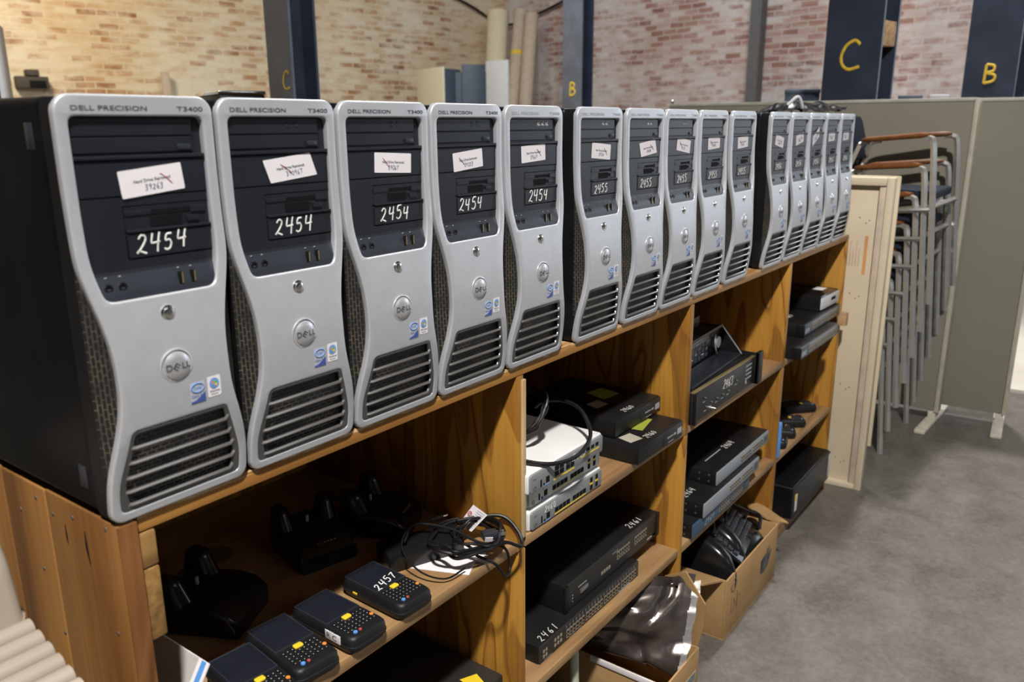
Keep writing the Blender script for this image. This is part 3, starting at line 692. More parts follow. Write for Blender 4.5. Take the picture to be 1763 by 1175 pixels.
    # ventilation grille
    hole = round_poly([(.0225, .0165), (.1485, .0165), (.1525, .040), (.1395, .0990), (.0315, .0990), (.0185, .040)], .005)
    P['grille'] = curved(fill2d([round_poly(offset_poly(GRILL, .0002), [.009, .009, .02, .009, .009, .02]), offset_poly(hole, .0015)], .001, .0015, 1), .0035, [.02, .035, .05, .065, .08, .095]).mesh('grille', M['gunmetal'], 50)
    gb = MB()
    for z in (.0845, .0675, .0505, .0340, .0180):
        t = (z-.040)/(.099-.040) if z > .04 else 0.0
        xl = .0185+(.013)*max(0, t); xr = TW-xl
        if z < .04: xl = .0185+.004*(.04-z)/.0235; xr = .1525-.004*(.04-z)/.0235
        gb.tube([Vector((xl-.002, YF(z)+.0030, z)), Vector((xl+.002, YF(z)+.0006, z)), Vector((xr-.002, YF(z)+.0006, z)), Vector((xr+.0015, YF(z)+.0018, z+.003)), Vector((xr+.0020, YF(z)+.0030, z+.0055))], .0023, 8)
    P['grille_bar'] = gb.mesh('grille_bar', M['bar'])
    gm = MB(); gm.grid(1, 12, lambda a, b: Vector((.010+a*.151, YF(.010+b*.094)+.0085, .010+b*.094)))
    P['grille_mesh'] = gm.mesh('grille_mesh', M['gmesh'])
    return P
PM = tower_meshes()
def add_part(name, me, parent, label=None):
    o = bpy.data.objects.new(name, me); COL.objects.link(o); o.parent = parent
    if label: o['label'] = label
    return o
TOWX = [0, .177, .354, .531, .711, .931, 1.119, 1.296, 1.475, 1.669, 1.957, 2.137, 2.312, 2.484, 2.661]
# (label centre u, v, half width, half height, tilt), lot number, asset number, lettering, optical marks
TLAB = [(.093, .362, .036, .0140, .10), (.098, .367, .036, .0140, .10), (.0985, .366, .036, .0135, -.05), (.086, .364, .036, .0140, .09), (.083, .3690, .036, .0140, .05),
        (.092, .366, .036, .0145, -.08), (.100, .367, .036, .0145, .10), (.098, .369, .036, .0145, -.13), (.092, .371, .036, .0145, .05), (.088, .369, .036, .0145, .06),
        (.085, .366, .036, .015, -.16), (.088, .370, .036, .015, .16), (.075, .374, .036, .015, .45), (.080, .372, .036, .015, .05), (.078, .372, .036, .015, .04)]
LOT = ['2454']*5 + ['2455']*5 + ['2456']*5
ASSET = ['39263', '390967', '39067', '39033', '39669', '39769', '39458', '39112', '39304', '39671', '39620', '39218', '39045', '39380', '39415']
TL = ['leftmost silver and black tower computer, nearest the camera, its black side showing',
      'silver tower computer marked 2454, second from the left, with a slanted paper label',
      'silver tower computer marked 2454, third from the left, paper label level on its bay',
      'silver tower computer marked 2454, fourth from the left, paper label tilted upward',
      'silver tower computer marked 2454 just left of the first gap in the row',
      'silver tower computer marked 2455 just right of the first gap in the row',
      'silver tower computer second of the middle group marked 2455, with a skewed label',
      'silver tower computer at the centre of the middle group marked 2455',
      'silver tower computer fourth of the middle group marked 2455',
      'silver tower computer marked 2455 just left of the second gap in the row',
      'silver tower computer marked 2456 just right of the second gap, black side showing',
      'silver tower computer second of the far group marked 2456',
      'silver tower computer at the centre of the far group, with a strongly tilted label',
      'silver tower computer fourth of the far group marked 2456, last but one',
      'silver tower computer last at the far right end of the shelf']
GRP = {'2454': 'tower computers marked 2454', '2455': 'tower computers marked 2455', '2456': 'tower computers marked 2456'}
rt = random.Random(3)
for k, x in enumerate(TOWX):
    root = thing('tower_computer', (x, 0.0, 0.0), TL[k], 'computer', GRP[LOT[k]])
    add_part('case', PM['case'], root); add_part('bezel_shell', PM['bezel_shell'], root); add_part('side_vent', PM['side_vent0'], root); add_part('side_vent', PM['side_vent1'], root)
    fbz = add_part('front_bezel', PM['front_bezel'], root, 'silver curved front')
    add_part('maker_lettering', PM['lettering'] if k < 4 else PM['lettering_faded'], fbz); add_part('model_lettering', PM['lettering2'] if k < 4 else PM['lettering_faded2'], fbz)
    dp = add_part('drive_panel', PM['drive_panel'], root)
    add_part('eject_button', PM['eject_button'], dp); fd = add_part('floppy_drive', PM['floppy_drive'], root); add_part('floppy_slot', PM['floppy_slot'], fd)
    add_part('blank_cover', PM['blank_cover'], root)
    pst = add_part('port_strip', PM['port_strip'], root)
    add_part('audio_jack', PM['audio_jack'], pst); add_part('usb_port', PM['usb_port'], pst); add_part('usb_contact', PM['usb_tongue'], pst); add_part('port_icon', PM['port_icon'], pst)
    add_part('power_button', PM['power_button'], root, 'chrome round button')
    bd = add_part('badge', PM['badge'], root); add_part('logo', PM['logo'], bd)
    ps_ = add_part('processor_sticker', PM['processor_sticker'], root); add_part('sticker_print', PM['sticker_print'], ps_); add_part('sticker_ring', PM['sticker_ring'], ps_)
    ss = add_part('system_sticker', PM['system_sticker'], root); add_part('sticker_orb', PM['sticker_orb'], ss); add_part('sticker_text', PM['sticker_text'], ss)
    for q in 'abcd': add_part('sticker_flag', PM['flag_'+q], ss)
    gr = add_part('grille', PM['grille'], root, 'dark grey vent frame with metal bars'); add_part('grille_bar', PM['grille_bar'], gr); add_part('grille_mesh', PM['grille_mesh'], gr)
    # paper label
    u, v, hw, hh, a = TLAB[k]; ca, sa = math.cos(a), math.sin(a)
    yl = .0032
    sh = .35 if k in (12,) else (-.25 if k in (1, 6) else 0)
    def fl_(p, q, d=0.0):
        p2 = p + sh*q; return Vector((u + p2*ca - q*sa, yl-.0006-d, v + p2*sa + q*ca))
    pl = MB().faces([fl_(a_, b_) for a_, b_ in round_poly([(-hw, -hh), (hw, -hh), (hw, hh), (-hw, hh)], .0015, 3)], [tuple(range(16))]).build('paper_label', 'paper', root, label='white paper label')
    t = MB(); lettering(t, 'Hard Drive Removed', -.021, -.0005, .0034, lambda p, q: fl_(p, q, .0003), .042); t.build('label_print', 'ink', pl)
    t = MB(); handwriting(t, ASSET[k], -.010, -.0092, .0058, lambda p, q: fl_(p, q, .0003), .00035, k, adv=.72); t.build('label_number', 'bluepen', pl)
    sx = rt.choice((-1, 1)) if k > 3 else (1, -.45, -.9, -1)[k]
    t = MB(); t.tube([fl_(.016*sx-.006, .006, .0004), fl_(.016*sx-.002, .003, .0004), fl_(.016*sx+.006, -.006, .0004)], .0004, 5); t.build('check_mark', 'redpen' if k < 3 else 'bluepen', pl)
    # hand-painted lot number
    t = MB(); hgt = .0185 if k < 5 else .0165
    handwriting(t, LOT[k], .068 + rt.uniform(-.003, .004) - (.003 if k == 3 else 0), .2865 - (.001 if k > 4 else 0), hgt, lambda p, q: Vector((p, .0030-.0004, q)), .0011 if k < 5 else .0009, k, adv=.80, slant=.1, rise=.02+.05*rt.random())
    t.build('lot_number', 'chalk', root, label='number %s in white paint' % LOT[k])
    if k in (0, 5, 10):
        t = MB()
        for (yy, z_) in ((.058, .408), (.052, .045)):
            t.box(.0008, .0022, yy-.008, yy+.008, z_-.013, z_+.013, .0006); t.box(.0004, .0012, yy-.005, yy+.005, z_-.009, z_+.009, .0004)
        t.build('side_latch', 'bay2', root)
    # disc-format marks printed on the optical tray
    if k in (1, 2, 3, 4, 5, 6, 7):
        t = MB(); c = 'chalk' if k in (4, 5, 6) else 'keywhite'
        n = 3 if k == 4 else 2
        for i in range(n):
            xx = .098 + i*.0125; yy = .0049
            t.box(xx, xx+.0085, yy, yy+.0006, .4150, .4160).box(xx, xx+.0085, yy, yy+.0006, .4205, .4215).box(xx, xx+.0012, yy, yy+.0006, .4150, .4215).box(xx+.0035, xx+.0050, yy, yy+.0006, .4150, .4215)
        if k in (1, 2, 3): c = 'bay2'
        t.build('disc_marks', c, dp)

# ------------------------------------------------------------------ handheld scanners and their cradles
def rrect(w, h, r, cx=0, cy=0): return round_poly([(cx-w/2, cy-h/2), (cx+w/2, cy-h/2), (cx+w/2, cy+h/2), (cx-w/2, cy+h/2)], r, 4)
def scanner_meshes():
    P = {}; m = MB()
    def ring(w, l, z, r, cy=0): return [Vector((x, y, z)) for x, y in rrect(w, l, r, 0, cy)]
    m.loft([ring(.058, .128, 0, .012), ring(.070, .140, .004, .014), ring(.074, .146, .012, .016), ring(.077, .150, .0125, .017), ring(.077, .150, .016, .017), ring(.075, .148, .0165, .016), ring(.074, .146, .026, .016), ring(.068, .140, .030, .014), ring(.060, .132, .0308, .012)])
    P['body'] = m.mesh('body', M['rubber'], 40)
    P['screen'] = MB().prism(rrect(.062, .076, .003, 0, .028), .0300, .0318, 'z', .0006).mesh('screen', M['glass'])
    f = MB()
    for a, b, c, d in ((-.0325, .0325, -.0115, -.0095), (-.0325, .0325, .0655, .0675), (-.0330, -.0310, -.0115, .0675), (.0310, .0330, -.0115, .0675)): f.box(a, b, c, d, .0295, .0326, .0006)
    P['screen_rim'] = f.mesh('screen_rim', M['bay2'])
    k = MB(); rg = random.Random(2)
    for r in range(5):
        for c in range(8):
            x = -.0262 + c*.0075; y = -.0215 - r*.0078
            if r == 0 and 2 < c < 5: continue
            k.box(x-.0009, x+.0009, y-.0008, y+.0008, .0302, .0318+.0004, .0003)
    P['key'] = k.mesh('keypad_marks', M['keywhite'])
    kk = MB()
    for r in range(5):
        for c in range(8):
            x = -.0262 + c*.0075; y = -.0215 - r*.0078
            if r == 0 and 2 < c < 5: continue
            kk.lathe([(0, .0300), (.0031, .0300), (.0028, .0316), (0, .0319)], (x, y, 0), 'z', 8)
    P['keypad'] = kk.mesh('keypad', M['gloss'])
    P['yellow_key'] = MB().prism(rrect(.0145, .0105, .003, 0, -.0190), .0300, .0332, 'z', .001).mesh('scan_key', M['yellow'])
    P['blue_key'] = MB().lathe([(0, .0300), (.0036, .0300), (.0033, .0326), (0, .0330)], (-.0185, -.0600, 0), 'z', 12).mesh('blue_key', M['keyblue'])
    P['red_key'] = MB().lathe([(0, .0300), (.0026, .0300), (.0024, .0324), (0, .0327)], (-.0090, -.0600, 0), 'z', 12).mesh('red_key', M['red'])
    P['orange_key'] = MB().lathe([(0, .0300), (.0034, .0300), (.0031, .0326), (0, .0330)], (.0285, -.0440, 0), 'z', 12).mesh('orange_key', M['orange'])
    t = MB(); lettering(t, 'MOTOROLA', -.012, .0185, .0035, lambda a, b: Vector((a, -.0734, b)), .026); P['maker_name'] = t.mesh('maker_name', M['keywhite'])
    return P
SM = scanner_meshes()
def scanner(x, y, z, rz, label, group):
    r = thing('handheld_scanner', (x, y, z), label, 'scanner', group, rz)
    add_part('body', SM['body'], r); s = add_part('screen', SM['screen'], r); add_part('screen_rim', SM['screen_rim'], s)
    kp = add_part('keypad', SM['keypad'], r); add_part('key_marks', SM['key'], kp)
    add_part('scan_key', SM['yellow_key'], r, 'yellow key'); add_part('blue_key', SM['blue_key'], kp); add_part('red_key', SM['red_key'], kp); add_part('orange_key', SM['orange_key'], kp)
    add_part('maker_name', SM['maker_name'], r)
    return r
GS = 'handheld scanners lying on the first shelf'
s1 = scanner(.463, .069, SH1, math.radians(-2), 'handheld scanner with 2457 painted on its dark screen, beside the cables', GS)
s2 = scanner(.356, .067, SH1, math.radians(-1), 'handheld scanner with a small white sticker on its side edge', GS)
s3 = scanner(.266, .070, SH1, math.radians(-6), 'handheld scanner with a bare screen, in front of the left cradle', GS)
s4 = scanner(.186, .052, SH1, math.radians(-7), 'handheld scanner partly behind the grey booklet at the lower left', GS)
t = MB(); handwriting(t, '2457', -.0270, -.006, .0170, lambda a, b: Vector((a, b+.25*a, .0326)), .0011, 2, adv=.80); t.build('lot_number', 'chalk', s1, label='number 2457 in white paint')
t = MB().box(-.0389, -.0378, -.048, -.014, .0145, .0290, .0003).build('side_sticker', 'paper', s2, label='white sticker')
tt = MB(); lettering(tt, 'R C', 0, 0, .0085, lambda a, b: Vector((-.0391, -.018-a, .0175+b)), .022); tt.build('sticker_text', 'ink', t)
MB().box(-.0392, -.0375, .030, .040, .0140, .0175, .0004).build('side_button', 'yellow', s1, label='yellow side button')
G4 = 'handheld scanners lying on the far right shelf'
scanner(2.780, .105, SH2, math.radians(48), 'farthest handheld scanner, lying slantwise near the right end of the unit', G4)
scanner(2.595, .090, SH2, math.radians(36), 'second handheld scanner from the right end of the unit', G4)
scanner(2.470, .085, SH2, math.radians(26), 'third handheld scanner from the right end of the unit', G4)
scanner(2.365, .080, SH2, math.radians(14), 'handheld scanner next to the upright blue booklet', G4)

def cradle_meshes():
    P = {}; m = MB()
    m.prism([(-.068, 0), (.066, 0), (.068, .052), (.044, .064), (.022, .050), (-.020, .052), (-.052, .044), (-.068, .028)], -.058, .058, 'x', .009, seg=3)
    P['base'] = m.mesh('base', M['gloss'], 40)
    for s, nm in ((-1, 'l'), (1, 'r')):
        h = MB(); rings = []
        for t in np.linspace(0, 1, 9):
            w = .020*(1-.42*t**2); d = .034*(1-.50*t); cx = s*(.041+.003*t); cy = .034 + .008*t; z = .034 + .058*t
            if t == 1: w *= .45; d *= .45
            rings.append([Vector((cx+w*math.cos(a), cy+d*math.sin(a), z)) for a in np.linspace(0, 2*PI, 15)[:-1]])
        P['horn_'+nm] = h.loft(rings).mesh('horn', M['gloss'], 50)
    P['slot'] = MB().box(-.030, .030, .014, .030, .0500, .0535, .001).mesh('dock_slot', M['slot'])
    P['pin'] = MB().box(-.003, .003, .018, .022, .0525, .066, .001).mesh('contact_pin', M['keywhite'])
    l = MB()
    for i in range(6): l.box(-.018+i*.0065, -.0145+i*.0065, -.0560, -.0530, .0425, .0440)
    P['lamp'] = l.mesh('charge_lamps', M['gold'])
    return P
CM = cradle_meshes()
def cradle(x, y, z, rz, label, sc=1.0, lamp=True):
    r = thing('charging_cradle', (x, y, z), label, 'charging cradle', 'charging cradles at the back of the first shelf', rz); r.scale = (sc,)*3
    b = add_part('base', CM['base'], r); add_part('horn', CM['horn_l'], r); add_part('horn', CM['horn_r'], r)
    add_part('dock_slot', CM['slot'], b); add_part('contact_pin', CM['pin'], b)
    if lamp: add_part('charge_lamps', CM['lamp'], b)
cradle(.262, .262, SH1, math.radians(28), 'black charging cradle at the far left of the first shelf', 1.05, False)
cradle(.497, .292, SH1, math.radians(-14), 'black charging cradle with two tall horns, behind the scanner marked 2457', 1.0)
cradle(.642, .262, SH1, math.radians(24), 'black charging cradle just behind the power adapter, nearest the divider', 1.0)

# power adapter, papers, cables on the first shelf
a = thing('power_adapter', (.600, .118, SH1), 'flat dark power adapter brick under the coiled cables', 'power adapter', None, math.radians(-22))
MB().box(-.075, .075, -.032, .032, .0022, .036, .005).build('housing', 'gloss', a)
MB().box(.074, .090, -.006, .006, .012, .024, .004).build('strain_relief', 'cable', a)
p_ = MB().faces([(.560, .098, SH1+.0012), (.606, .003, SH1+.0012), (.652, .028, SH1+.0016), (.606, .120, SH1+.0012)], [(0, 1, 2, 3)])
pm = MB().prism([(.556, .106), (.600, .004), (.648, .026), (.604, .126)], SH1+.0004, SH1+.0014, 'z').build('paper_sheet', 'paper')
tag(pm, 'white paper sheet lying under the coiled cables', 'paper', 'white papers under the cables')
pm = MB().prism([(.648, -.001), (.690, .040), (.672, .128), (.630, .095)], SH1+.0004, SH1+.0012, 'z').build('paper_sheet', 'paper')
tag(pm, 'white paper corner nearest the divider under the coiled cables', 'paper', 'white papers under the cables')
wl = thing('warning_tag', (.712, .070, SH1+.030), 'white printed warning tag with red symbols standing against the plywood divider', 'tag', None, 0)
_t0, _t1, _t2, _t3 = [Vector(q) - Vector((.712, .070, SH1+.030)) for q in ((.702, .114, -.328), (.692, .073, -.326), (.706, .045, -.289), (.716, .087, -.284))]
_tn = (_t1-_t0).cross(_t3-_t0).normalized()
def tgf(a_, b_, d=0):
    u_, v_ = (a_+.012)/.052, (b_+.022)/.062
    return _t0*(1-u_)*(1-v_) + _t1*u_*(1-v_) + _t2*u_*v_ + _t3*(1-u_)*v_ + _tn*d
MB().faces([tgf(-.012, -.022), tgf(.040, -.022), tgf(.040, .040), tgf(-.012, .040), tgf(-.012, -.022, -.0006), tgf(.040, -.022, -.0006), tgf(.040, .040, -.0006), tgf(-.012, .040, -.0006)], [(0, 1, 2, 3), (7, 6, 5, 4), (0, 4, 5, 1), (1, 5, 6, 2), (2, 6, 7, 3), (3, 7, 4, 0)]).build('sheet', 'paper', wl)
tt = MB()
for i in range(9): tt.faces([tgf(.004+(.006 if i < 3 else 0), .036-i*.0058, .0004), tgf(.036, .036-i*.0058, .0004), tgf(.036, .0343-i*.0058, .0004), tgf(.004+(.006 if i < 3 else 0), .0343-i*.0058, .0004)], [(0, 1, 2, 3)])
tt.build('print_lines', 'fade', wl)
tt = MB()
for b_ in (.018, -.006):
    tt.tube([tgf(-.003+.0055*math.cos(t), b_+.0055*math.sin(t), .0008) for t in np.linspace(0, 6.3, 20)], .0007, 5).tube([tgf(-.007, b_-.004, .0008), tgf(.001, b_+.004, .0008)], .0006, 5)
tt.build('warning_symbol', 'redpen', wl)
def cable(name, ctrl, r, label, cat='cable', group=None, n=8, sub=7, mat='cable'):
    o = MB().tube(smooth_path(ctrl, sub), r, n).build(name, mat); return tag(o, label, cat, group)
z = SH1
GC = 'cables coiled on the first shelf'
rg = random.Random(11)
def coil(cx, cy, cz, rx, ry, turns, wob, tilt=0.0, ph=0.0, zr=.010):
    pts = []
    for i in range(int(turns*12)+1):
        a = ph + i*2*PI/12; q = 1 + rg.uniform(-wob, wob)
        pts.append((cx+rx*q*math.cos(a), cy+ry*q*math.sin(a), cz+rg.uniform(0, zr)+tilt*math.cos(a)+.012*i/(turns*12)))
    return pts
c1 = cable('power_cable', coil(.655, .055, z+.026, .072, .060, 3.2, .13, -.004) + [(.735, .040, z+.050), (.742, .002, z+.028), (.725, -.020, z+.010), (.690, -.012, z+.030), (.655, -.004, z+.035)], .0036, 'thick black power cable coiled beside the plywood divider', group=GC)
cable('power_cable', [(.560, .120, z+.045), (.600, .130, z+.060), (.640, .080, z+.050), (.655, .020, z+.034), (.690, -.002, z+.030)] + coil(.668, .035, z+.032, .045, .045, 2.4, .16, .006, .5), .0028, 'black cable arching over the power adapter into the coil', group=GC)
cable('power_cable', [(.640, .020, z+.016), (.650, -.016, z+.006), (.668, -.024, z-.022), (.690, -.018, z-.030), (.700, -.010, z-.012), (.690, -.004, z+.018), (.668, .03, z+.024)], .0026, 'black cable loop hanging over the front edge of the first shelf', group=GC)
pc = thing('charger_lead', (0, 0, 0), 'thin charger lead curving up to a silver barrel plug above the coil', 'cable', GC)
MB().tube(smooth_path([(.600, .012, z+.012), (.555, .020, z+.010), (.535, .060, z+.020), (.540, .105, z+.045), (.580, .128, z+.060), (.637, .124, z+.056)], 8), .0017, 8).build('lead', 'cable', pc)
MB().tube([(.637, .124, z+.056), (.652, .1235, z+.0535), (.668, .123, z+.051)], [.0032, .0042, .0034], 10).build('plug_grip', 'cable', pc)
MB().tube([(.668, .123, z+.051), (.680, .1226, z+.049)], .0026, 10).build('plug_tip', 'chrome', pc, label='chrome plug tip')
ph_ = thing('mains_plug', (.672, .012, z+.046), 'dark two-pin plug resting on top of the coiled cables', 'plug', None, math.radians(-35))
MB().box(-.016, .014, -.010, .010, -.008, .008, .004).build('plug_body', 'bay2', ph_)
for s in (-1, 1): MB().box(.013, .028, s*.005-.0012, s*.005+.0012, -.003, .003, .0004).build('prong', 'bar', ph_)
pt = MB().box(-.007, .007, -.0006, .0006, -.005, .005).build('cable_tag', 'paper'); pt.location = (.650, -.002, z+.050); pt.rotation_euler = (.3, .1, -.7)
tag(pt, 'tiny white tag on the cable coil', 'tag')

# booklet leaning beside the left end
bk = thing('booklet', (.048, .030, SH1+.001), 'grey booklet with a blue stripe leaning under the left cleat', 'booklet', None, 0)
lean = Matrix.Rotation(math.radians(-57), 4, 'Y')
def bkb(x0, x1, y0, y1, z0, z1): return MB().box(x0, x1, y0, y1, z0, z1, .0005, 1, T=lean)
bkb(0, .118, 0, .135, 0, .0030).build('pages', 'paper', bk)
bkb(0, .118, .020, .136, .0031, .0042).build('cover', plain('grey_cover', (.50, .49, .46), .5), bk, label='grey cover')
bkb(0, .118, .004, .013, .0031, .0042).build('stripe', 'keyblue', bk, label='blue stripe')
# large black carton on the floor of the first bay
cb = thing('black_box', (0, 0, FLOOR), 'large black box with a yellow sticker under the shelf of scanners', 'box')
MB().box(.30, .738, .034, .50, 0, -.648-FLOOR, .006).build('body', plain('black_box_card', (.022, .021, .020), .5), cb)
yk = MB().faces([(.672, .094, -.6475-FLOOR), (.664, .046, -.6475-FLOOR), (.690, .040, -.6475-FLOOR), (.706, .078, -.6475-FLOOR)], [(0, 1, 2, 3)]).build('sticker', 'yellow', cb, label='yellow sticker')

# ------------------------------------------------------------------ network gear of the second bay
def ports(mb, x0, x1, z0, z1, nx, nz, y, d=.0015, gap=.18):
    pw = (x1-x0)/nx; ph = (z1-z0)/nz
    for i in range(nx):
        for j in range(nz):
            mb.box(x0+pw*(i+gap/2), x0+pw*(i+1-gap/2), y-d, y, z0+ph*(j+gap/2), z0+ph*(j+1-gap/2))
    return mb
def device(name, loc, w, d, h, label, cat, group=None, body='rack', face='rackface', bev=.003, ears=False, rz=0.0, face_in=.002):
    """a flat electronics box: origin at front-left bottom corner"""
    r = thing(name, loc, label, cat, group, rz)
    b = MB().box(0, w, .004, d, .0005, h, bev).build('housing', body, r)
    f = MB().box(face_in, w-face_in, 0, .006, face_in, h-face_in, .0012).build('front_panel', face, r)
    return r, f
def white_switch(loc, label, face, rz=0.0, kind=0, num=True):
    r = thing('network_switch', loc, label, 'network switch', 'white network switches in a stack', rz)
    MB().box(0, .275, .004, .225, .0005, .044, .006, 3).build('housing', 'whitep', r)
    f = MB().prism([(x, z_) for x, z_ in rrect(.266, .037, .006, .1375, .0225)], 0, .006, 'y', .0008).build('front_panel', face, r)
    k = MB()
    if kind == 0:
        ports(k, .085, .142, .010, .022, 4, 1, 0, .0008); ports(k, .152, .205, .010, .022, 4, 1, 0, .0008)
    else:
        ports(k, .085, .120, .010, .034, 2, 2, 0, .0008); ports(k, .126, .158, .010, .034, 2, 2, 0, .0008); ports(k, .185, .255, .022, .034, 4, 1, 0, .0008, .4)
    k.box(.056, .067, -.0008, .001, .010, .022); k.box(.037, .041, -.0008, .001, .008, .022); k.box(.047, .051, -.0008, .001, .008, .012)
    if kind == 0: k.box(.222, .231, -.0008, .001, .008, .020).box(.222, .231, -.0008, .001, .025, .036).box(.244, .253, -.0008, .001, .008, .020).box(.244, .253, -.0008, .001, .025, .036)
    k.build('ports', 'slot', f)
    yl_ = MB()
    if kind == 0: yl_.box(.085, .205, -.0006, .001, .0065, .0085).box(.221, .232, -.0007, .001, .020, .0245).box(.243, .254, -.0007, .001, .020, .0245)
    else: yl_.box(.082, .158, -.0006, .001, .0045, .007).box(.185, .256, -.0006, .001, .0165, .019)
    yl_.build('port_stripe', 'yellow', f)
    MB().box(.045, .070, -.0006, .001, .0055, .0070).build('blue_mark', 'lblue', f)
    t = MB(); lettering(t, 'cisco', .012, .0300, .0030, lambda a, b: Vector((a, -.0007, b)), .010)
    for i in range(8): t.box(.088+i*.0145, .090+i*.0145, -.0005, .001, .0285, .0292)
    t.tube([(.018+.004*math.cos(q), -.0004, .011+.004*math.sin(q)) for q in np.linspace(0, 6.28, 13)], .0005, 5)
    t.build('face_print', 'ink', f)
    if num:
        t = MB(); handwriting(t, '2460', (.150 if kind else .048), (.020 if kind else .0245), .0150 if kind else .0120, lambda a, b: Vector((a, -.0006, b)), .0007, 6, adv=.85); t.build('lot_number', 'chalk', f)
    v = MB()
    for i in range(7): v.box(.020, .150, .105+i*.015, .109+i*.015, .0438, .0443)
    v.build('vent_slots', 'greyface', r)
    return r
white_switch((.786, .003, SH1), 'white network switch at the bottom of the white stack', 'greyface', 0)
white_switch((.790, .012, SH1+.0445), 'white network switch in the middle with a pale front', 'paleface', 0, 0, False)
white_switch((.764, -.010, SH1+.0890), 'white network switch at the top of the stack with grey front under cables', 'greyface', 0, 1)
zt = SH1+.1335
GA = 'leads on the white switches'
cable('power_lead', [(.790, .060, zt+.010), (.812, -.004, zt+.006), (.850, -.030, zt+.003), (.905, -.036, zt+.006), (.960, -.024, zt+.026), (.992, .020, zt+.058), (1.000, .070, zt+.066), (.985, .110, zt+.060), (.975, .125, zt+.046)], .0042, 'black power lead looping over the front of the top white switch', group=GA, n=10)
cable('power_lead', coil(.888, .100, zt+.055, .040, .055, 4.1, .10, .038, .3, .016), .0034, 'coiled black lead on the left of the top white switch', group=GA)
ad = thing('power_adapter', (.835, .085, zt), 'black adapter with pale label lying inside the coiled lead on the white switches', 'power adapter', None, .25)
MB().box(0, .055, 0, .095, .001, .040, .005).build('housing', 'gloss', ad)
l_ = MB().box(.006, .034, -.0006, .0006, .014, .036, .0003).build('rating_label', 'paper', ad, label='pale label')
# two black set-top style boxes
for (loc, lb, lot, sty) in (((1.197, -.012, SH1), 'black flat box at the bottom of the pair, sticking out in front', 1, 0), ((1.214, .060, SH1+.0455), 'black flat box on top of the pair, with a green sticker on its lid', 1, 1)):
    r, f_ = device('network_appliance', loc, .236, .28, .0445, lb, 'network appliance', 'black flat boxes beside the white switches', 'rack', 'rack', .003)
    t = MB().box(.150, .180, -.0018, .001, .020, .0225).box(.185, .196, -.0018, .001, .019, .0235).box(.205, .228, -.0018, .001, .014, .029).box(.155, .185, -.0017, .001, .008, .009)
    t.build('face_print', 'fade', f_)
    MB().box(.132, .2345, -.0012, .002, .003, .0415, .0008).build('door_flap', 'rackface', f_)
    gs = [(.105, .045), (.190, .062), (.186, .082), (.100, .072)] if sty == 0 else [(.120, .100), (.185, .092), (.200, .155), (.140, .165)]
    MB().faces([(a_, b_, .0452) for a_, b_ in gs], [(0, 1, 2, 3)]).build('lid_sticker', 'lime', r, label='yellow-green sticker')
    MB().faces([(a_, b_, .0452) for a_, b_ in ([(.018, .030), (.060, .020), (.072, .062), (.030, .070)] if sty == 0 else [(.052, .080), (.098, .075), (.108, .112), (.062, .118)])], [(0, 1, 2, 3)]).build('barcode_sticker', 'trimw', r, label='pale barcode sticker')
    t = MB(); handwriting(t, '2460', .070, .012, .0155, lambda a, b: Vector((a, b, .0450)), .0007, 4, adv=.8); t.build('lot_number', 'chalk', r)
# two black rack switches, lower shelf
r, f_ = device('rack_switch', (.858, .030, SH2), .447, .30, .0445, 'long black rack switch at the bottom of the pair marked 2461', 'rack switch', 'black rack switches marked 2461')
k = MB()
for i in range(4): ports(k, .105+i*.083, .105+i*.083+.078, .006, .030, 6, 2, 0, .0008, .3)
k.build('ports', 'port', f_)
k = MB()
for i in range(4): ports(k, .105+i*.083, .105+i*.083+.078, .0085, .0275, 6, 2, -.0006, .0006, .52)
k.build('port_openings', 'slot', f_)
t = MB(); lettering(t, 'FastIron Edge', .118, .0015, .0034, lambda a, b: Vector((a, -.0006, b)), .055); lettering(t, 'FOUNDRY', .018, .003, .0036, lambda a, b: Vector((a, -.0006, b)), .030)
t.box(.345, .400, -.0006, .001, .0015, .0045).build('face_print', 'fade', f_)
t = MB()
for i in range(24): t.box(.106+i*.0137, .1066+i*.0137, -.0005, .001, .032, .040)
t.build('port_numbers', 'keywhite', f_)
k = MB(); ports(k, .012, .032, .008, .032, 2, 2, 0, .0008, .4); ports(k, .055, .090, .010, .036, 3, 2, 0, .0008, .45); k.build('console_ports', 'port', f_)
t = MB(); handwriting(t, '2461', .020, .008, .0185, lambda a, b: Vector((a*1.0, b, .0449)), .0009, 9, adv=1.0, slant=.3); t.build('lot_number', 'chalk', r, label='number 2461 in white paint')
r, f_ = device('rack_switch', (.992, .052, SH2+.0450), .460, .33, .0690, 'black rack switch on top of the pair, with sockets grouped at the right', 'rack switch', 'black rack switches marked 2461')
MB().box(.446, .462, -.003, .004, .002, .067, .001).build('rack_ear', 'rack', r); MB().box(-.002, .012, -.003, .004, .002, .067, .001).build('rack_ear', 'rack', r)
k = MB(); ports(k, .235, .302, .026, .052, 6, 2, 0, .0008, .3); ports(k, .326, .394, .026, .052, 6, 2, 0, .0008, .3); ports(k, .158, .205, .020, .032, 4, 1, 0, .0008, .3); k.build('ports', 'port', f_)
k = MB(); ports(k, .235, .302, .029, .049, 6, 2, -.0006, .0006, .55); ports(k, .326, .394, .029, .049, 6, 2, -.0006, .0006, .55); k.build('port_openings', 'slot', f_)
MB().box(.062, .096, -.004, .001, .022, .034, .002).build('serial_port', 'bar', f_, label='silver serial port')
t = MB(); lettering(t, 'FOUNDRY', .212, .052, .0044, lambda a, b: Vector((a, -.0006, b)), .030); t.box(.055, .092, -.0006, .001, .041, .0425); t.box(.398, .442, -.0006, .001, .010, .0135).box(.425, .442, -.0006, .001, .010, .0135)
for i in range(3): t.box(.030, .0325, -.0006, .001, .016+i*.008, .0185+i*.008)
t.build('face_print', 'fade', f_)
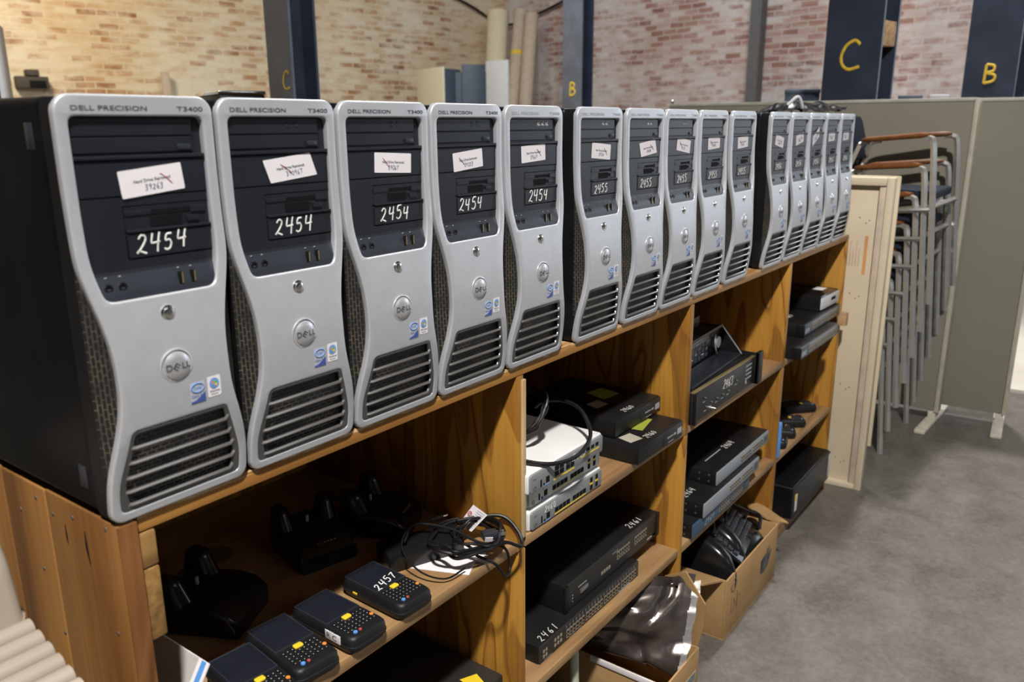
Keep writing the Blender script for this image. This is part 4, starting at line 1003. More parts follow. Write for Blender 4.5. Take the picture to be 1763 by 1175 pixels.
t = MB(); handwriting(t, '2461', .330, .014, .0200, lambda a, b: Vector((a, b, .0694)), .0010, 3, adv=.85, slant=.2); t.build('lot_number', 'chalk', r, label='number 2461 in white paint')

# ------------------------------------------------------------------ third bay
r, f_ = device('rack_amplifier', (1.512, -.002, SH1), .447, .30, .0880, 'black rack unit marked 2463 with a tall black bracket at its right', 'rack unit', None, 'rack', 'rackface', .002)
MB().box(.444, .478, -.014, -.002, -.0+.001, .100, .002).box(.444, .450, -.012, .080, .001, .098, .001).build('rack_ear', 'rack', r)
MB().box(-.0, .012, -.010, .0, .001, .086, .001).build('rack_ear', 'rack', r)
MB().box(.004, .445, -.001, .010, .0865, .0890, .0008).build('top_edge', 'gold', r, label='worn pale metal edge')
t = MB(); handwriting(t, '2463', .200, .046, .026, lambda a, b: Vector((a, -.0008, b)), .0010, 3, adv=.72, slant=.25); t.build('lot_number', 'chalk', f_)
kl = MB()
for x_, z_ in ((.075, .058), (.085, .030), (.120, .034), (.160, .034), (.200, .034), (.240, .034), (.300, .048)):
    MB().lathe([(0, -.006), (.0020, -.006), (.0024, 0), (.0046, 0), (.0046, .002)], (x_, 0, z_), 'y', 10).build('toggle_switch', 'bar', f_); kl.box(x_-.008, x_+.008, -.0006, .001, z_-.0125, z_-.0110)
for i in range(4): kl.box(.375, .420, -.0006, .001, .030+i*.013, .034+i*.013)
kl.lathe([(0, -.0008), (.006, -.0008), (.006, .001)], (.380, 0, .022), 'y', 14); kl.build('face_print', 'fade', f_)
MB().tube([(.085, -.003, .030), (.092, -.026, .026)], .003, 8).build('power_toggle', 'chrome', f_)
# receiver with open side bracket, on top of the rack unit
r = thing('stereo_receiver', (1.530, .055, SH1+.0885), 'black receiver with knobs and slanted end plate on top of the 2463 unit', 'receiver', None, math.radians(3))
MB().box(0, .400, .030, .230, .003, .082, .003).build('housing', 'rack', r)
MB().box(0, .402, .022, .032, .004, .088, .001).build('front_panel', 'gloss', r)
MB().box(-.002, .402, .018, .024, .083, .091, .001).build('top_rim', 'bay2', r)
MB().prism([(-.045, .002), (.200, .002), (.200, .084), (.022, .084)], .404, .412, 'x').build('end_plate', 'gloss', r, label='slanted end plate')
MB().lathe([(0, -.012), (.017, -.012), (.019, 0), (.023, .002), (.023, .010)], (.350, .022, .046), 'y', 24).build('volume_knob', 'greyface', r)
k = MB(); ports(k, .150, .290, .016, .070, 5, 3, .0220, .0010, .35); k.build('button_grid', 'bay2', r)
k = MB()
for i in range(5): k.box(.155+i*.028, .172+i*.028, .0208, .0225, .030+(i % 3)*.012, .032+(i % 3)*.012)
k.tube([(.150, .0212, .012), (.150, .0212, .072), (.292, .0212, .074)], .0008, 5); k.build('face_print', 'fade', r)
MB().box(0, .395, -.045, .020, .001, .010, .001).build('base_plate', 'bay', r)
MB().tube(smooth_path([(.330, .016, .074), (.315, .010, .055), (.320, .008, .030), (.335, .010, .015)], 6), .0024, 6).build('grey_lead', 'greyface', r, label='pale grey lead')
r = thing('black_device', (1.560, .118, SH1+.0885+.0915), 'small black box lying on top of the receiver', 'device', None, math.radians(4))
MB().box(0, .300, 0, .150, .0005, .034, .004).build('housing', 'rack', r); MB().box(.292, .301, .008, .140, .004, .028, .001).build('end_trim', 'bay2', r)
# three stacked managed switches
SW = [((1.556, -.004, SH2), 'swblue', 'blue-fronted network switch at the bottom of the stack of three', 0), ((1.608, -.012, SH2+.0450), 'swgrey', 'grey-fronted network switch in the middle of the stack of three', 1), ((1.735, .006, SH2+.0900), 'swgrey', 'grey-fronted network switch at the top of the stack of three', 2)]
for loc, fc, lb, q in SW:
    r, f_ = device('managed_switch', loc, .430, .26, .0445, lb, 'network switch', 'stacked managed switches in the third bay', 'rack', fc, .002)
    k = MB(); ports(k, .185, .270, .008, .034, 6, 2, 0, .0008, .25); ports(k, .285, .372, .008, .034, 6, 2, 0, .0008, .25); k.build('ports', 'port', f_)
    k = MB(); ports(k, .185, .270, .011, .031, 6, 2, -.0006, .0006, .5); ports(k, .285, .372, .011, .031, 6, 2, -.0006, .0006, .5); k.build('port_openings', 'slot', f_)
    k = MB()
    for y_ in (.025, .055, .16, .20):
        for z_ in (.012, .032): k.lathe([(0, -.0008), (.0028, -.0008), (.0028, .001)], (.0, y_, z_), 'x', 8)
    k.build('side_screws', 'bar', r)
    MB().box(.388, .420, -.0008, .001, .012, .032).build('expansion_port', 'swdark', f_)
    t = MB(); handwriting(t, '2464', (.130, .012, .190)[q], (0, .060, .050)[q] if q else .010, .020, (lambda a, b: Vector((a, b, .0449))) if q else (lambda a, b: Vector((a-.05, -.0008, b))), .0010, q+4, adv=.85, slant=.2); t.build('lot_number', 'chalk' if q else 'swgrey', r)
    if q == 2: MB().box(.060, .175, .062, .066, .0444, .0449).build('lid_seam', 'keywhite', r)
# carton with bags and keyboards on the floor
def open_carton(name, x0, x1, y0, y1, z0, z1, label, group, th=.005):
    r = thing(name, (x0, y0, z0), label, 'cardboard box', group)
    W, D, H = x1-x0, y1-y0, z1-z0
    MB().box(0, W, 0, D, 0, th, .001).build('bottom', 'card', r)
    fr_ = MB().box(0, W, 0, th, th, H, .001).build('front_wall', 'card', r); MB().box(0, W, D-th, D, th, H, .001).build('back_wall', 'card', r)
    MB().box(0, th, th, D-th, th, H, .001).build('side_wall', 'card', r); MB().box(W-th, W, th, D-th, th, H, .001).build('side_wall', 'card', r)
    return r, fr_
r, fw = open_carton('cardboard_box', 1.672, 2.108, -.068, .260, FLOOR, -.863, 'open cardboard box full of black bags and keyboards on the floor', 'cardboard boxes under the shelves')
MB().prism([(0, -.05), (.10, -.03), (.135, .02), (.13, .12), (.09, .20), (0, .20)], 0, .005, 'z', T=Matrix.Translation((.001, .062, .197)) @ Matrix.Rotation(math.radians(196), 4, 'Y')).build('flap', 'card', r)
MB().prism([(0, 0), (.16, 0), (.13, .085), (.02, .075)], 0, .004, 'z', T=Matrix.Translation((.432, .03, .196)) @ Matrix.Rotation(math.radians(55), 4, 'Z') @ Matrix.Rotation(math.radians(14), 4, 'X') @ Matrix.Translation((0, -.08, 0))).build('flap', 'card', r)
t = MB(); fc = lambda a, b: Vector((a, -.0006, b))
t.tube([fc(.058+.020*math.cos(q), .158+.020*math.sin(q)) for q in np.linspace(0, 6.3, 24)], .0012, 5).tube([fc(.045, .150), fc(.056, .162), fc(.072, .160)], .0011, 5)
rg2 = random.Random(8)
for i in range(4): t.tube(smooth_path([fc(.055+i*.020+rg2.uniform(-.01, .01), .055+rg2.uniform(0, .07)) for _ in range(4)], 4), .0007, 5)
t.tube([fc(.052, .020), fc(.06, .034)], .0015, 5); t.build('pen_marks', plain('carton_print', (.13, .08, .05), .8), fw)
hand = [(.330, .085), (.352, .080), (.366, .100), (.385, .128), (.378, .134), (.364, .118), (.366, .150), (.358, .150), (.352, .118), (.348, .152), (.340, .150), (.340, .116), (.330, .140), (.324, .136), (.330, .105)]
MB().faces([(a, -.0007, b) for a, b in hand], [tuple(range(len(hand)))]).build('care_symbol', 'ink', fw, label='dark hand-shaped care symbol')
MB().tube([(-.0006, .06+.0, .03), (-.0006, .06, .045), (-.0006, .10, .045), (-.0006, .10, .03)], .001, 5, closed=True).build('side_print', plain('carton_print2', (.16, .10, .06), .8), r)
def soft_bag(name, loc, rz, L_, W_, H_, label, tilt=0.0, group='black bags in the cardboard box'):
    r = thing(name, loc, label, 'bag', group, rz); r.rotation_euler = (tilt, 0, rz)
    rings = []
    for t_ in np.linspace(0, 1, 13):
        s_ = math.sin(PI*min(1, max(0, t_)))**.35 if 0 < t_ < 1 else .25
        rings.append([Vector((L_*(t_-.5), W_/2*s_*math.copysign(abs(math.cos(a))**.6, math.cos(a)), H_/2 + H_/2*s_*math.copysign(abs(math.sin(a))**.7, math.sin(a)))) for a in np.linspace(0, 2*PI, 21)[:-1]])
    MB().loft(rings).build('bag_body', 'gloss', r, 50)
    MB().tube([Vector((L_*(t_-.5), -W_/2*(math.sin(PI*t_)**.35)-.001, H_*.55)) for t_ in np.linspace(.04, .96, 15)], .003, 6).build('piping', 'bay2', r)
    MB().tube(smooth_path([(-L_*.2, -W_*.3, H_*.98), (-L_*.12, -W_*.42, H_*1.16), (L_*.12, -W_*.42, H_*1.16), (L_*.2, -W_*.3, H_*.98)], 6), .006, 8).build('handle', 'gloss', r)
    return r
soft_bag('laptop_bag', (1.762, .080, -1.005), math.radians(80), .30, .075, .225, 'black laptop bag standing at the left inside the cardboard box')
soft_bag('laptop_bag', (1.862, .085, -1.014), math.radians(78), .30, .080, .240, 'rounded black laptop bag in the middle of the cardboard box')
soft_bag('camera_bag', (1.985, .010, -1.052), math.radians(84), .16, .20, .190, 'plump black bag at the right front inside the cardboard box')
def keyboard(loc, rot, label):
    r = thing('keyboard', loc, label, 'keyboard', 'keyboards in the cardboard box'); r.rotation_euler = rot
    MB().prism([(-.075, 0), (.075, 0), (.075, .022), (-.075, .012)], -.18, .18, 'x', .003).build('case', 'gloss', r)
    k = MB()
    for i in range(14):
        for j in range(5): k.box(-.165+i*.0205, -.148+i*.0205, -.055+j*.021, -.038+j*.021, .012+j*.0015, .020+j*.0015, .001)
    k.build('keys', 'bay2', r); return r
keyboard((1.950, .040, -.850), (math.radians(28), math.radians(6), math.radians(12)), 'black keyboard leaning out of the cardboard box, nearest its right end')
keyboard((1.955, .140, -.812), (math.radians(20), math.radians(-14), math.radians(30)), 'black keyboard lying behind another one at the back of the cardboard box')
cable('mouse_lead', [(1.82, .12, -.78), (1.88, .13, -.735), (1.95, .09, -.745), (2.00, .04, -.785), (2.05, -.01, -.82)], .0035, 'black lead hanging over the keyboards in the cardboard box')

# ------------------------------------------------------------------ carton with the foil bag under the second bay
r, fw = open_carton('cardboard_box', 1.190, 1.385, -.112, .300, FLOOR, -.897, 'cardboard box on the floor holding the big shiny foil bag', 'cardboard boxes under the shelves')
MB().prism([(-.015, -.06), (.055, -.06), (.080, .060), (.080, .120), (.022, .195), (-.036, .163), (-.055, .10), (-.03, 0)], 0, .005, 'x', T=Matrix.Translation((.205, .075, .163)) @ Matrix.Scale(-1, 4, (0, 1, 0))).build('flap', 'card', r)
t = MB().box(.100, .180, -.0008, .001, .075, .105); t.build('address_label', 'trimw', fw, label='pale label strip')
tt = MB(); [tt.box(.106, .173, -.0012, .001, .082+i*.007, .085+i*.007) for i in range(3)]; tt.build('label_print', 'ink', t if not isinstance(t, MB) else fw)
MB().box(-.004, -.0005, .004, .210, .150, .166, .0008).build('paper_strip', 'paper', r, label='white paper strip along the rim')
bgr = thing('foil_bag', (1.22, .05, -.89), 'large crumpled brown and silver foil bag in the cardboard box', 'foil bag')
from mathutils import noise as mnoise
Q00, Q10, Q11, Q01 = Vector((1.290, -.096, -.935)), Vector((1.408, -.078, -.730)), Vector((1.17, .17, -.738)), Vector((1.222, .15, -.895))
Q00, Q10, Q11, Q01 = [q - Vector((1.22, .05, -.89)) for q in (Q00, Q10, Q11, Q01)]
def bagp(a, b, side):
    p = Q00*(1-a)*(1-b) + Q10*a*(1-b) + Q11*a*b + Q01*(1-a)*b
    nrm = (Q10-Q00).cross(Q01-Q00).normalized()
    e = min(1, 4.5*a*(1-a)*1.0)*min(1, max(0, (b-.10)*3.2))*min(1, (1-b)*6)
    h = .024*max(0, e)**.6
    c = mnoise.noise(Vector((a*2.0, b*2.3, 1.7)))*.026*max(0.15, e) + (.010-abs(mnoise.noise(Vector((a*4+b*2, b*3, 4.2))))*.030)*max(.3, e)
    c += .008*math.sin(11*a + 5*b)*max(0, 1-abs(b-.2)*3) - .012*max(0, 1-abs(b-.30-.12*math.sin(a*5))*14)
    w = mnoise.noise(Vector((a*8, b*2, 7.0)))*.006
    return p + nrm*((h + c) if side > 0 else -(h*1.0 + .004)) + Vector((w, 0, w)) if side > 0 else p + nrm*(-(h + .004) + c*.3)
m = MB(); m.grid(36, 36, lambda a, b: bagp(a, b, 1)); m.grid(36, 36, lambda a, b: bagp(a, 1-b, -1)); bmesh.ops.remove_doubles(m.bm, verts=m.bm.verts, dist=.0008)
m.build('film', 'bag', bgr, 60)
def seam(a, b):
    p = bagp(a, 0.0, 1); d = (Q00-Q01).normalized()*.018 + Vector((.008, 0, .005))
    return p + d*(b-.15) + Vector((0, -.002*math.sin(a*23), .002*math.sin(a*31+b*2)))
m = MB(); m.grid(40, 3, lambda a, b: seam(a, b)); m.grid(40, 3, lambda a, b: seam(a, 1-b) + Vector((.0012, 0, -.0012)))
m.build('sealed_edge', 'foil', bgr, 60, label='bright silver sealed edge')
def topseam(a, b):
    p = bagp(1.0, a, 1); return p + (Q10-Q00).normalized()*.022*(b-.1) + Vector((0, .002*math.sin(a*19), .003*math.sin(a*27)))
m = MB(); m.grid(30, 3, lambda a, b: topseam(a, b)); m.grid(30, 3, lambda a, b: topseam(a, 1-b) - Vector((0, .001, .001))); m.build('top_edge', 'bag', bgr, 60)
cable('plastic_pipe', [(1.046, .060, -.775), (1.050, .060, -.86), (1.040, .050, -.935), (1.005, .055, -.975), (.965, .08, -.985)], .011, 'pale green plastic pipe hanging below the second shelf of the second bay', 'pipe', mat='tube', n=12)

# ------------------------------------------------------------------ fourth bay
for loc, lb, q in (((2.285, -.040, SH1), 'grey-fronted rack switch at the bottom of the pair in the last bay', 0), ((2.425, -.004, SH1+.0450), 'grey-fronted rack switch on top of the pair in the last bay', 1)):
    r, f_ = device('rack_switch', loc, .440, .28, .0445, lb, 'network switch', 'pair of rack switches in the last bay', 'rack', 'swdark', .002)
    k = MB()
    for i in range(4): ports(k, .090+i*.078, .090+i*.078+.074, .010, .030, 6, 2, 0, .0008, .25)
    k.build('ports', 'port', f_)
    k = MB()
    for i in range(4): ports(k, .090+i*.078, .090+i*.078+.074, .012, .028, 6, 2, -.0005, .0006, .5)
    k.build('port_openings', 'slot', f_)
    t = MB().box(.012, .060, -.0008, .001, .010, .026).box(.09, .40, -.0006, .001, .034, .0385); t.build('face_plate', 'swgrey', f_)
    MB().box(-.001, .004, -.002, .030, .002, .043, .0006).build('rack_ear', 'rack', r)
    if q:
        t = MB(); handwriting(t, '2465', .050, .080, .026, lambda a, b: Vector((a, b, .0449)), .0011, 4, adv=.8); t.build('lot_number', 'chalk', r)
r = thing('black_device', (2.665, .012, SH1+.0900), 'small black box with silver front on top of the rack switches', 'device', None, math.radians(-2))
MB().box(0, .205, .004, .235, .0005, .058, .006).build('housing', 'gloss', r); MB().box(.004, .201, 0, .008, .006, .050, .002).build('front_panel', 'lgrey', r, label='silver front')
MB().box(.110, .160, -.0008, .002, .026, .038, .001).build('socket', 'slot', r); MB().box(.120, .180, .040, .080, .0578, .0585, .0002).build('lid_sticker', 'paper', r, label='white sticker')
wc = MB().box(0, .030, -.012, .020, 0, .050, .001).build('wood_chip', 'block'); wc.location = (2.868, -.018, SH1+.001); tag(wc, 'small raw wood offcut at the end of the rack switches', 'wood block')
bb = thing('booklet', (2.268, .002, SH2), 'thin blue booklet standing upright against the third divider', 'booklet')
MB().box(0, .008, 0, .090, .0005, .125, .001).build('pages', 'paper', bb); MB().box(.0085, .0105, -.001, .091, .0005, .127, .0005).box(-.0025, -.0003, -.001, .091, .0005, .127, .0005).box(-.0025, .0105, -.003, -.0008, .0005, .127, .0004).build('cover', 'keyblue', bb, label='blue cover')
pr = thing('desktop_computer', (2.405, -.026, SHB), 'black desktop computer lying flat on the bottom board of the last bay', 'computer')
MB().box(0, .455, .006, .42, .001, .128, .008, 3).build('case', 'case', pr)
MB().box(.004, .451, 0, .010, .004, .124, .003).build('front_panel', 'rackface', pr)
MB().box(.018, .040, -.0008, .002, .030, .095, .0004).build('label', 'paper', pr, label='white label'); MB().box(.014, .030, -.0014, .002, .072, .098, .0004).build('yellow_label', 'yellow', pr, label='yellow label')
MB().box(.430, .449, -.0010, .002, .015, .115, .001).build('grey_trim', 'lgrey', pr)
t = MB().lathe([(0, 0), (.009, 0), (.009, .0006), (0, .0006)], (.030, .16, .1281), 'z', 16); t.build('emblem', 'bar', pr, label='silver emblem')

# ------------------------------------------------------------------ crumpled plastic bag on top of the last computers
pb = thing('plastic_bag', (2.80, .20, TH), 'crumpled black and clear plastic bag lying on top of the last computers', 'plastic bag')
def pbf(a, b):
    x = (a-.5)*.36; y = (b-.5)*.26
    e = max(0, 1-abs(a-.5)*1.9)*max(0, 1-abs(b-.5)*1.9)
    return Vector((x, y, .003 + .030*min(1, e*2.2) + .030*abs(mnoise.noise(Vector((a*5, b*5, 2.2)))) + (.016*max(0, a-.75)*4)))
m = MB(); m.grid(26, 22, pbf); m.grid(26, 22, lambda a, b: Vector((pbf(1-a, b).x, pbf(1-a, b).y, .002)))
m.build('film', 'gloss', pb, 60)
m = MB(); m.tube(smooth_path([(-.18, -.02, .03), (-.165, -.05, .058), (-.14, -.06, .020), (-.12, -.05, .012)], 6), .006, 8).build('clear_end', 'lgrey', pb, label='clear crumpled end')

# ------------------------------------------------------------------ cream board standing at the right end
bo = thing('wooden_board', (2.985, -.127, FLOOR), 'tall cream painted board with raised rim standing upright beside the shelf end', 'board', None, math.radians(3.5))
BH = 1.275
MB().box(.012, .030, 0, .55, .004, BH-.004, .001).build('panel', 'board', bo)
MB().box(-.012, .046, 0, .026, 0, BH, .003).build('rim', 'board', bo); MB().box(-.012, .046, .0265, .55, BH-.030, BH, .003).build('rim', 'board', bo); MB().box(-.012, .046, .0265, .55, 0, .022, .003).build('rim', 'board', bo)
MB().box(.047, .062, -.012, .50, .18, BH+.004, .002).build('backing_strip', 'board', bo)
MB().box(-.004, .0118, .0270, .050, .0225, BH-.0305, .001).build('inner_lip', plain('shaded_lip', (.54, .44, .345), .6), bo)  # browner tone paints the shadow band inside the rim
t = MB()
for (yy, zz) in ((.09, 1.10), (.10, .80), (.10, .42), (.09, .10)):
    for i in range(3): t.lathe([(0, 0), (.0028, 0), (.0024, -.0005), (0, -.0005)], (.0118, yy + .012*i*(1 if i != 1 else -1), zz + .010*i), 'x', 8)
t.build('rust_spots', plain('rust', (.20, .10, .05), .8), bo)
t = MB().box(.0110, .0121, .075, .087, .90, 1.05)
t.build('stamp', plain('orange_stamp', (.62, .30, .12), .7), bo, label='faded orange stamp')
t = MB(); [t.box(.0113, .0121, .10+.011*i, .106+.011*i, .93, 1.0+.03*(i % 2)) for i in range(5)]; t.build('faded_stamp', plain('faded_red_stamp', (.58, .44, .33), .7), bo)

# ------------------------------------------------------------------ stack of chrome armchairs behind the board
def chair_meshes():
    P = {}
    up = Vector((.10, .075, .66))                       # the stack tilts, so do its chairs
    FL, FR = Vector((0, 0, 0)), Vector((.50, -.01, 0))
    arms = (Vector((.20, .34, -.030)), Vector((-.03, .37, -.030)))
    for nm, F_, A in (('l', FL, arms[0]), ('r', FR, arms[1])):
        T_ = F_ + up; R_ = T_ + A; B_ = R_ + Vector((.05, .22, -.60))
        top = [F_, F_ + up*.5, F_ + up*.95, T_ + A*.05 + Vector((0, 0, .012)), T_ + A*.14 + Vector((0, 0, .016))]
        P['front_leg_'+nm] = MB().tube(smooth_path(top, 5), .0125, 4).mesh('leg', M['tubechrome'], 60)
        P['rear_leg_'+nm] = MB().tube(smooth_path([T_ + A*.86 + Vector((0, 0, .016)), T_ + A*.96 + Vector((0, 0, .010)), R_ + (B_-R_)*.08, B_], 5), .0125, 4).mesh('leg', M['tubechrome'], 60)
        m = MB(); d = A.normalized(); s_ = d.cross(Vector((0, 0, 1))).normalized()
        rings = []
        for t_ in np.linspace(0, 1, 11):
            q = T_ + A*(.06 + .88*t_) + Vector((0, 0, .026)); w = .024*(1 if 0 < t_ < 1 else .6); h = .012*(1 if 0 < t_ < 1 else .5)
            rings.append([q + s_*(w*math.copysign(abs(math.cos(a))**.6, math.cos(a))) + Vector((0, 0, h*math.copysign(abs(math.sin(a))**.6, math.sin(a)))) for a in np.linspace(0, 2*PI, 13)[:-1]])
        P['arm_'+nm] = m.loft(rings).mesh('armrest', M['armwood'], 50)
        P['side_rail_'+nm] = MB().tube([F_+up*.58, F_+up*.58+A*1.0+Vector((.02, .06, -.02))], .010, 4).mesh('side_rail', M['tubechrome'], 60)
    P['front_rail'] = MB().tube([FL+up*.60, FR+up*.60], .011, 4).mesh('cross_rail', M['tubechrome'], 60)
    P['back_rail'] = MB().tube([FL+up*.60+Vector((.10, .34, -.03)), FR+up*.60+Vector((-.05, .36, -.03))], .010, 4).mesh('cross_rail', M['tubechrome'], 60)
    c = (FL+FR)/2 + up*.62 + Vector((0, .17, .0))
    P['seat'] = MB().prism(round_poly([(c.x-.195, c.y-.165), (c.x+.215, c.y-.165), (c.x+.18, c.y+.20), (c.x-.02, c.y+.20)], .04), c.z+.008, c.z+.045, 'z', .010).mesh('seat', M['navy'], 40)
    b_ = (FL+FR)/2 + up + Vector((.06, .38, 0))
    P['back'] = MB().prism(round_poly([(-.19, -.10), (.19, -.10), (.17, .105), (-.17, .105)], .04), -.014, .014, 'y', .008, T=Matrix.Translation(b_ + Vector((.03, .03, .0))) @ Matrix.Rotation(math.radians(-14), 4, 'X')).mesh('backrest', M['navy'], 40)
    return P
CH = chair_meshes()
CSTEP = Vector((-.020, -.024, .1240))
cl = ['lowest stacked armchair with its legs on the floor', 'stacked chrome armchair second from the bottom', 'stacked chrome armchair third from the bottom', 'stacked chrome armchair fourth from the bottom, in the middle', 'stacked chrome armchair third from the top', 'stacked chrome armchair second from the top', 'topmost chrome armchair of the stack with its wooden armrests in full view']
for i in range(7):
    r = thing('stacking_armchair', Vector((3.438, -.098, FLOOR)) + CSTEP*i, cl[i], 'chair', 'stacked chrome armchairs behind the cream board')
    for s in 'lr':
        add_part('leg', CH['front_leg_'+s], r); add_part('leg', CH['rear_leg_'+s], r); add_part('armrest', CH['arm_'+s], r); add_part('side_rail', CH['side_rail_'+s], r)
    add_part('cross_rail', CH['front_rail'], r); add_part('cross_rail', CH['back_rail'], r); add_part('seat', CH['seat'], r)
    if i > 4: add_part('backrest', CH['back'], r)

# ------------------------------------------------------------------ fabric partitions
def partition(loc, rz, w, label, feet):
    r = thing('office_partition', (loc[0], loc[1], FLOOR), label, 'partition', 'fabric office partitions', rz)
    MB().box(-.028, .028, .022, w-.022, .062, 1.570, .006).build('fabric_panel', 'fabric', r)
    MB().box(-.030, .030, 0, .0218, .055, 1.585, .004).build('edge_trim', 'trimw', r); MB().box(-.030, .030, w-.0218, w, .055, 1.585, .004).build('edge_trim', 'trimw', r)
    MB().box(-.030, .030, .022, w-.022, 1.5705, 1.587, .003).build('top_trim', plain('grey_trim', (.40, .40, .35), .5), r)
    for y in feet:
        MB().box(-.245, .245, y-.025, y+.025, 0, .022, .006).box(-.020, .020, y-.018, y+.018, .020, .062, .002).build('foot', 'foot', r)
    return r
partition((4.055, -.235), math.radians(-3), 1.62, 'long grey-green fabric partition behind the stacked armchairs', (.03, 1.58))
partition((4.205, -.515), math.radians(4), 1.22, 'grey-green fabric partition at the right, nearer edge free with a white foot', (.03, 1.19))
ck = MB().ball((4.02, 1.30, .536), .012, 8).build('clip', 'chrome'); tag(ck, 'small shiny clip on the far top corner of the long partition', 'clip')

# ------------------------------------------------------------------ steel columns (H section), painted letters
def column(hd, dist, wf, dp, label, letter, lz, lh, lo, mat_l, block=False):
    a = math.radians(hd-12); P0 = room(dist*math.sin(a), dist*math.cos(a), FLOOR)
    r = thing('steel_column', P0, label, 'column', 'navy steel columns', -RA)
    # local x = along the building's a axis, y = its b axis (away); near corner of the left flange at the origin
    MB().box(0, .016, 0, wf, 0, 5.5).build('flange', mat_l, r); MB().box(dp-.016, dp, 0, wf, 0, 5.5).build('flange', 'steel', r)  # where the left flange is paler, its colour carries the light falling on it
    MB().box(.0165, dp-.0165, wf/2-.006, wf/2+.006, 0, 5.5).build('web', 'steel', r)
    if letter:
        t = MB(); handwriting(t, letter, 0, 0, lh, lambda u, v: Vector((-.002, wf*lo - u*1.0, lz - FLOOR + v)), (.0075 if dist < 6 else .0095)*lh/.14, 1, slant=0, adv=.8); t.build('painted_letter', 'paint', r, label='letter %s in yellow paint' % letter)
    if block: MB().box(.018, dp-.018, .004, wf/2-.008, 1.872, 1.998, .004).build('wood_block', 'block', r, label='raw wood block wedged in the recess')
    return r
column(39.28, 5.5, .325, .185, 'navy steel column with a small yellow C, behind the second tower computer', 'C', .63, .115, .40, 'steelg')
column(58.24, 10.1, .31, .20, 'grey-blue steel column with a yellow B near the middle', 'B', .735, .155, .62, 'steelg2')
column(76.72, 4.95, .315, .185, 'broad navy steel column with a large yellow C and a wood block in its side', 'C', .685, .155, .72, 'steel', True)
column(84.05, 6.6, .33, .22, 'navy steel column with a yellow B at the right edge', 'B', .665, .125, .62, 'steel')

# ------------------------------------------------------------------ far corner: cabinets and rolls
def at(hd, dist, z=FLOOR): a = math.radians(hd); return Vector((CAM.x+dist*math.sin(a), CAM.y+dist*math.cos(a), z))
cb_ = thing('storage_cabinet', at(47.3, 13.2), 'tall dark storage cabinet standing open in the far brick corner', 'cabinet', None, -RA)
q1 = at(49.03, 13.0) - at(47.3, 13.2)
# side panel turned to the viewer, dark interior, white door
def wallpanel(name, h0, d0, h1, d1, z1, mat, parent, label=None, th=.03):
    p0, p1 = at(h0, d0), at(h1, d1); v = p1-p0; Lx = v.length
    o = MB().box(0, Lx, 0, th, 0, z1-FLOOR, .004).build(name, mat, parent, label=label)
    R = parent.matrix_basis.inverted()
    o.matrix_basis = R @ Matrix.Translation(p0) @ Matrix.Rotation(math.atan2(v.y, v.x), 4, 'Z'); return o
wallpanel('side_panel', 47.3, 13.4, 49.03, 12.7, 1.245, 'cream', cb_, 'cream side panel')
wallpanel('door', 49.10, 12.75, 50.2, 13.05, 1.225, 'darkblue', cb_); wallpanel('door', 50.3, 12.90, 51.85, 12.95, 1.29, 'darkblue', cb_)
wallpanel('back_panel', 48.7, 13.45, 51.9, 13.45, 1.22, 'darkblue', cb_)
wallpanel('top_panel', 49.2, 12.95, 51.8, 12.98, 1.18, 'darkblue', cb_, th=.45)
wallpanel('side_door', 51.9, 12.85, 53.35, 12.55, 1.33, 'lgrey', cb_, 'white open door')
def roll(h0, d0, h1, d1, z1, rad, label, mat, band=False):
    p0 = at(h0, d0); p1 = at(h1, d1, z1); r = thing('carpet_roll', p0, label, 'roll', 'rolls leaning in the far corner')
    v = p1-p0; n = v.normalized()
    MB().tube([Vector((0, 0, .0)), v*.5, v], rad, 20).build('roll_body', mat, r)
    MB().tube([v-n*.002, v+n*.006], rad*.35, 14).build('core', 'lead', r)
    if band: MB().tube([v*.78, v*.80], rad*1.02, 20).build('tape_band', 'paint', r, label='yellow tape band')
roll(52.1, 14.6, 52.75, 15.1, 2.30, .185, 'thick cream roll standing upright in the far corner', 'roll')
roll(53.0, 14.3, 54.25, 15.0, 2.30, .115, 'taupe roll with a yellow tape band leaning in the far corner', 'roll2', True)
roll(54.0, 14.2, 54.95, 14.8, 2.22, .115, 'taupe roll leaning rightmost in the far corner', 'roll2')
wire = MB().tube(smooth_path([room(8.6, 11.90, 2.75), room(9.6, 11.88, 2.42), room(10.35, 11.85, 2.16), room(10.42, 11.0, 2.28), room(10.42, 9.6, 2.62)], 8), .022, 8).build('sagging_cable', 'cable'); tag(wire, 'dark cable sagging across the upper brick corner', 'cable')
# bracket on the left brick wall
p = at(24.25, 1.0) - CAM; p.z = 0; k_ = (CORN_B)/math.cos(math.radians(24.25-12)); P_ = at(24.25, k_-.012, 1.00)
br_ = thing('wall_bracket', P_, 'rusty dark bracket box on the left brick wall', 'bracket', None, -RA)
MB().box(-.17, .19, -.14, -.002, -.12, .02, .01).build('plate', 'rusty', br_); MB().box(-.05, .09, -.16, -.003, .025, .10, .01).build('hook', 'rusty', br_); MB().box(-.03, .15, -.16, -.142, -.12, -.03, .005).build('recess', 'slot', br_)
k2 = (CORN_B-.12)/math.cos(math.radians(math.degrees(math.atan2((at(32.1, 1.0)-CAM).x, (at(32.1, 1.0)-CAM).y))-12))
po = MB().box(-.05, .05, -.06, 0, 0, 1.13-FLOOR, .005).build('wooden_post', 'roll2'); po.location = at(31.6, k2); po.rotation_euler = (0, 0, -RA); tag(po, 'brown wooden post standing against the warm brick wall, behind the first computer', 'post')
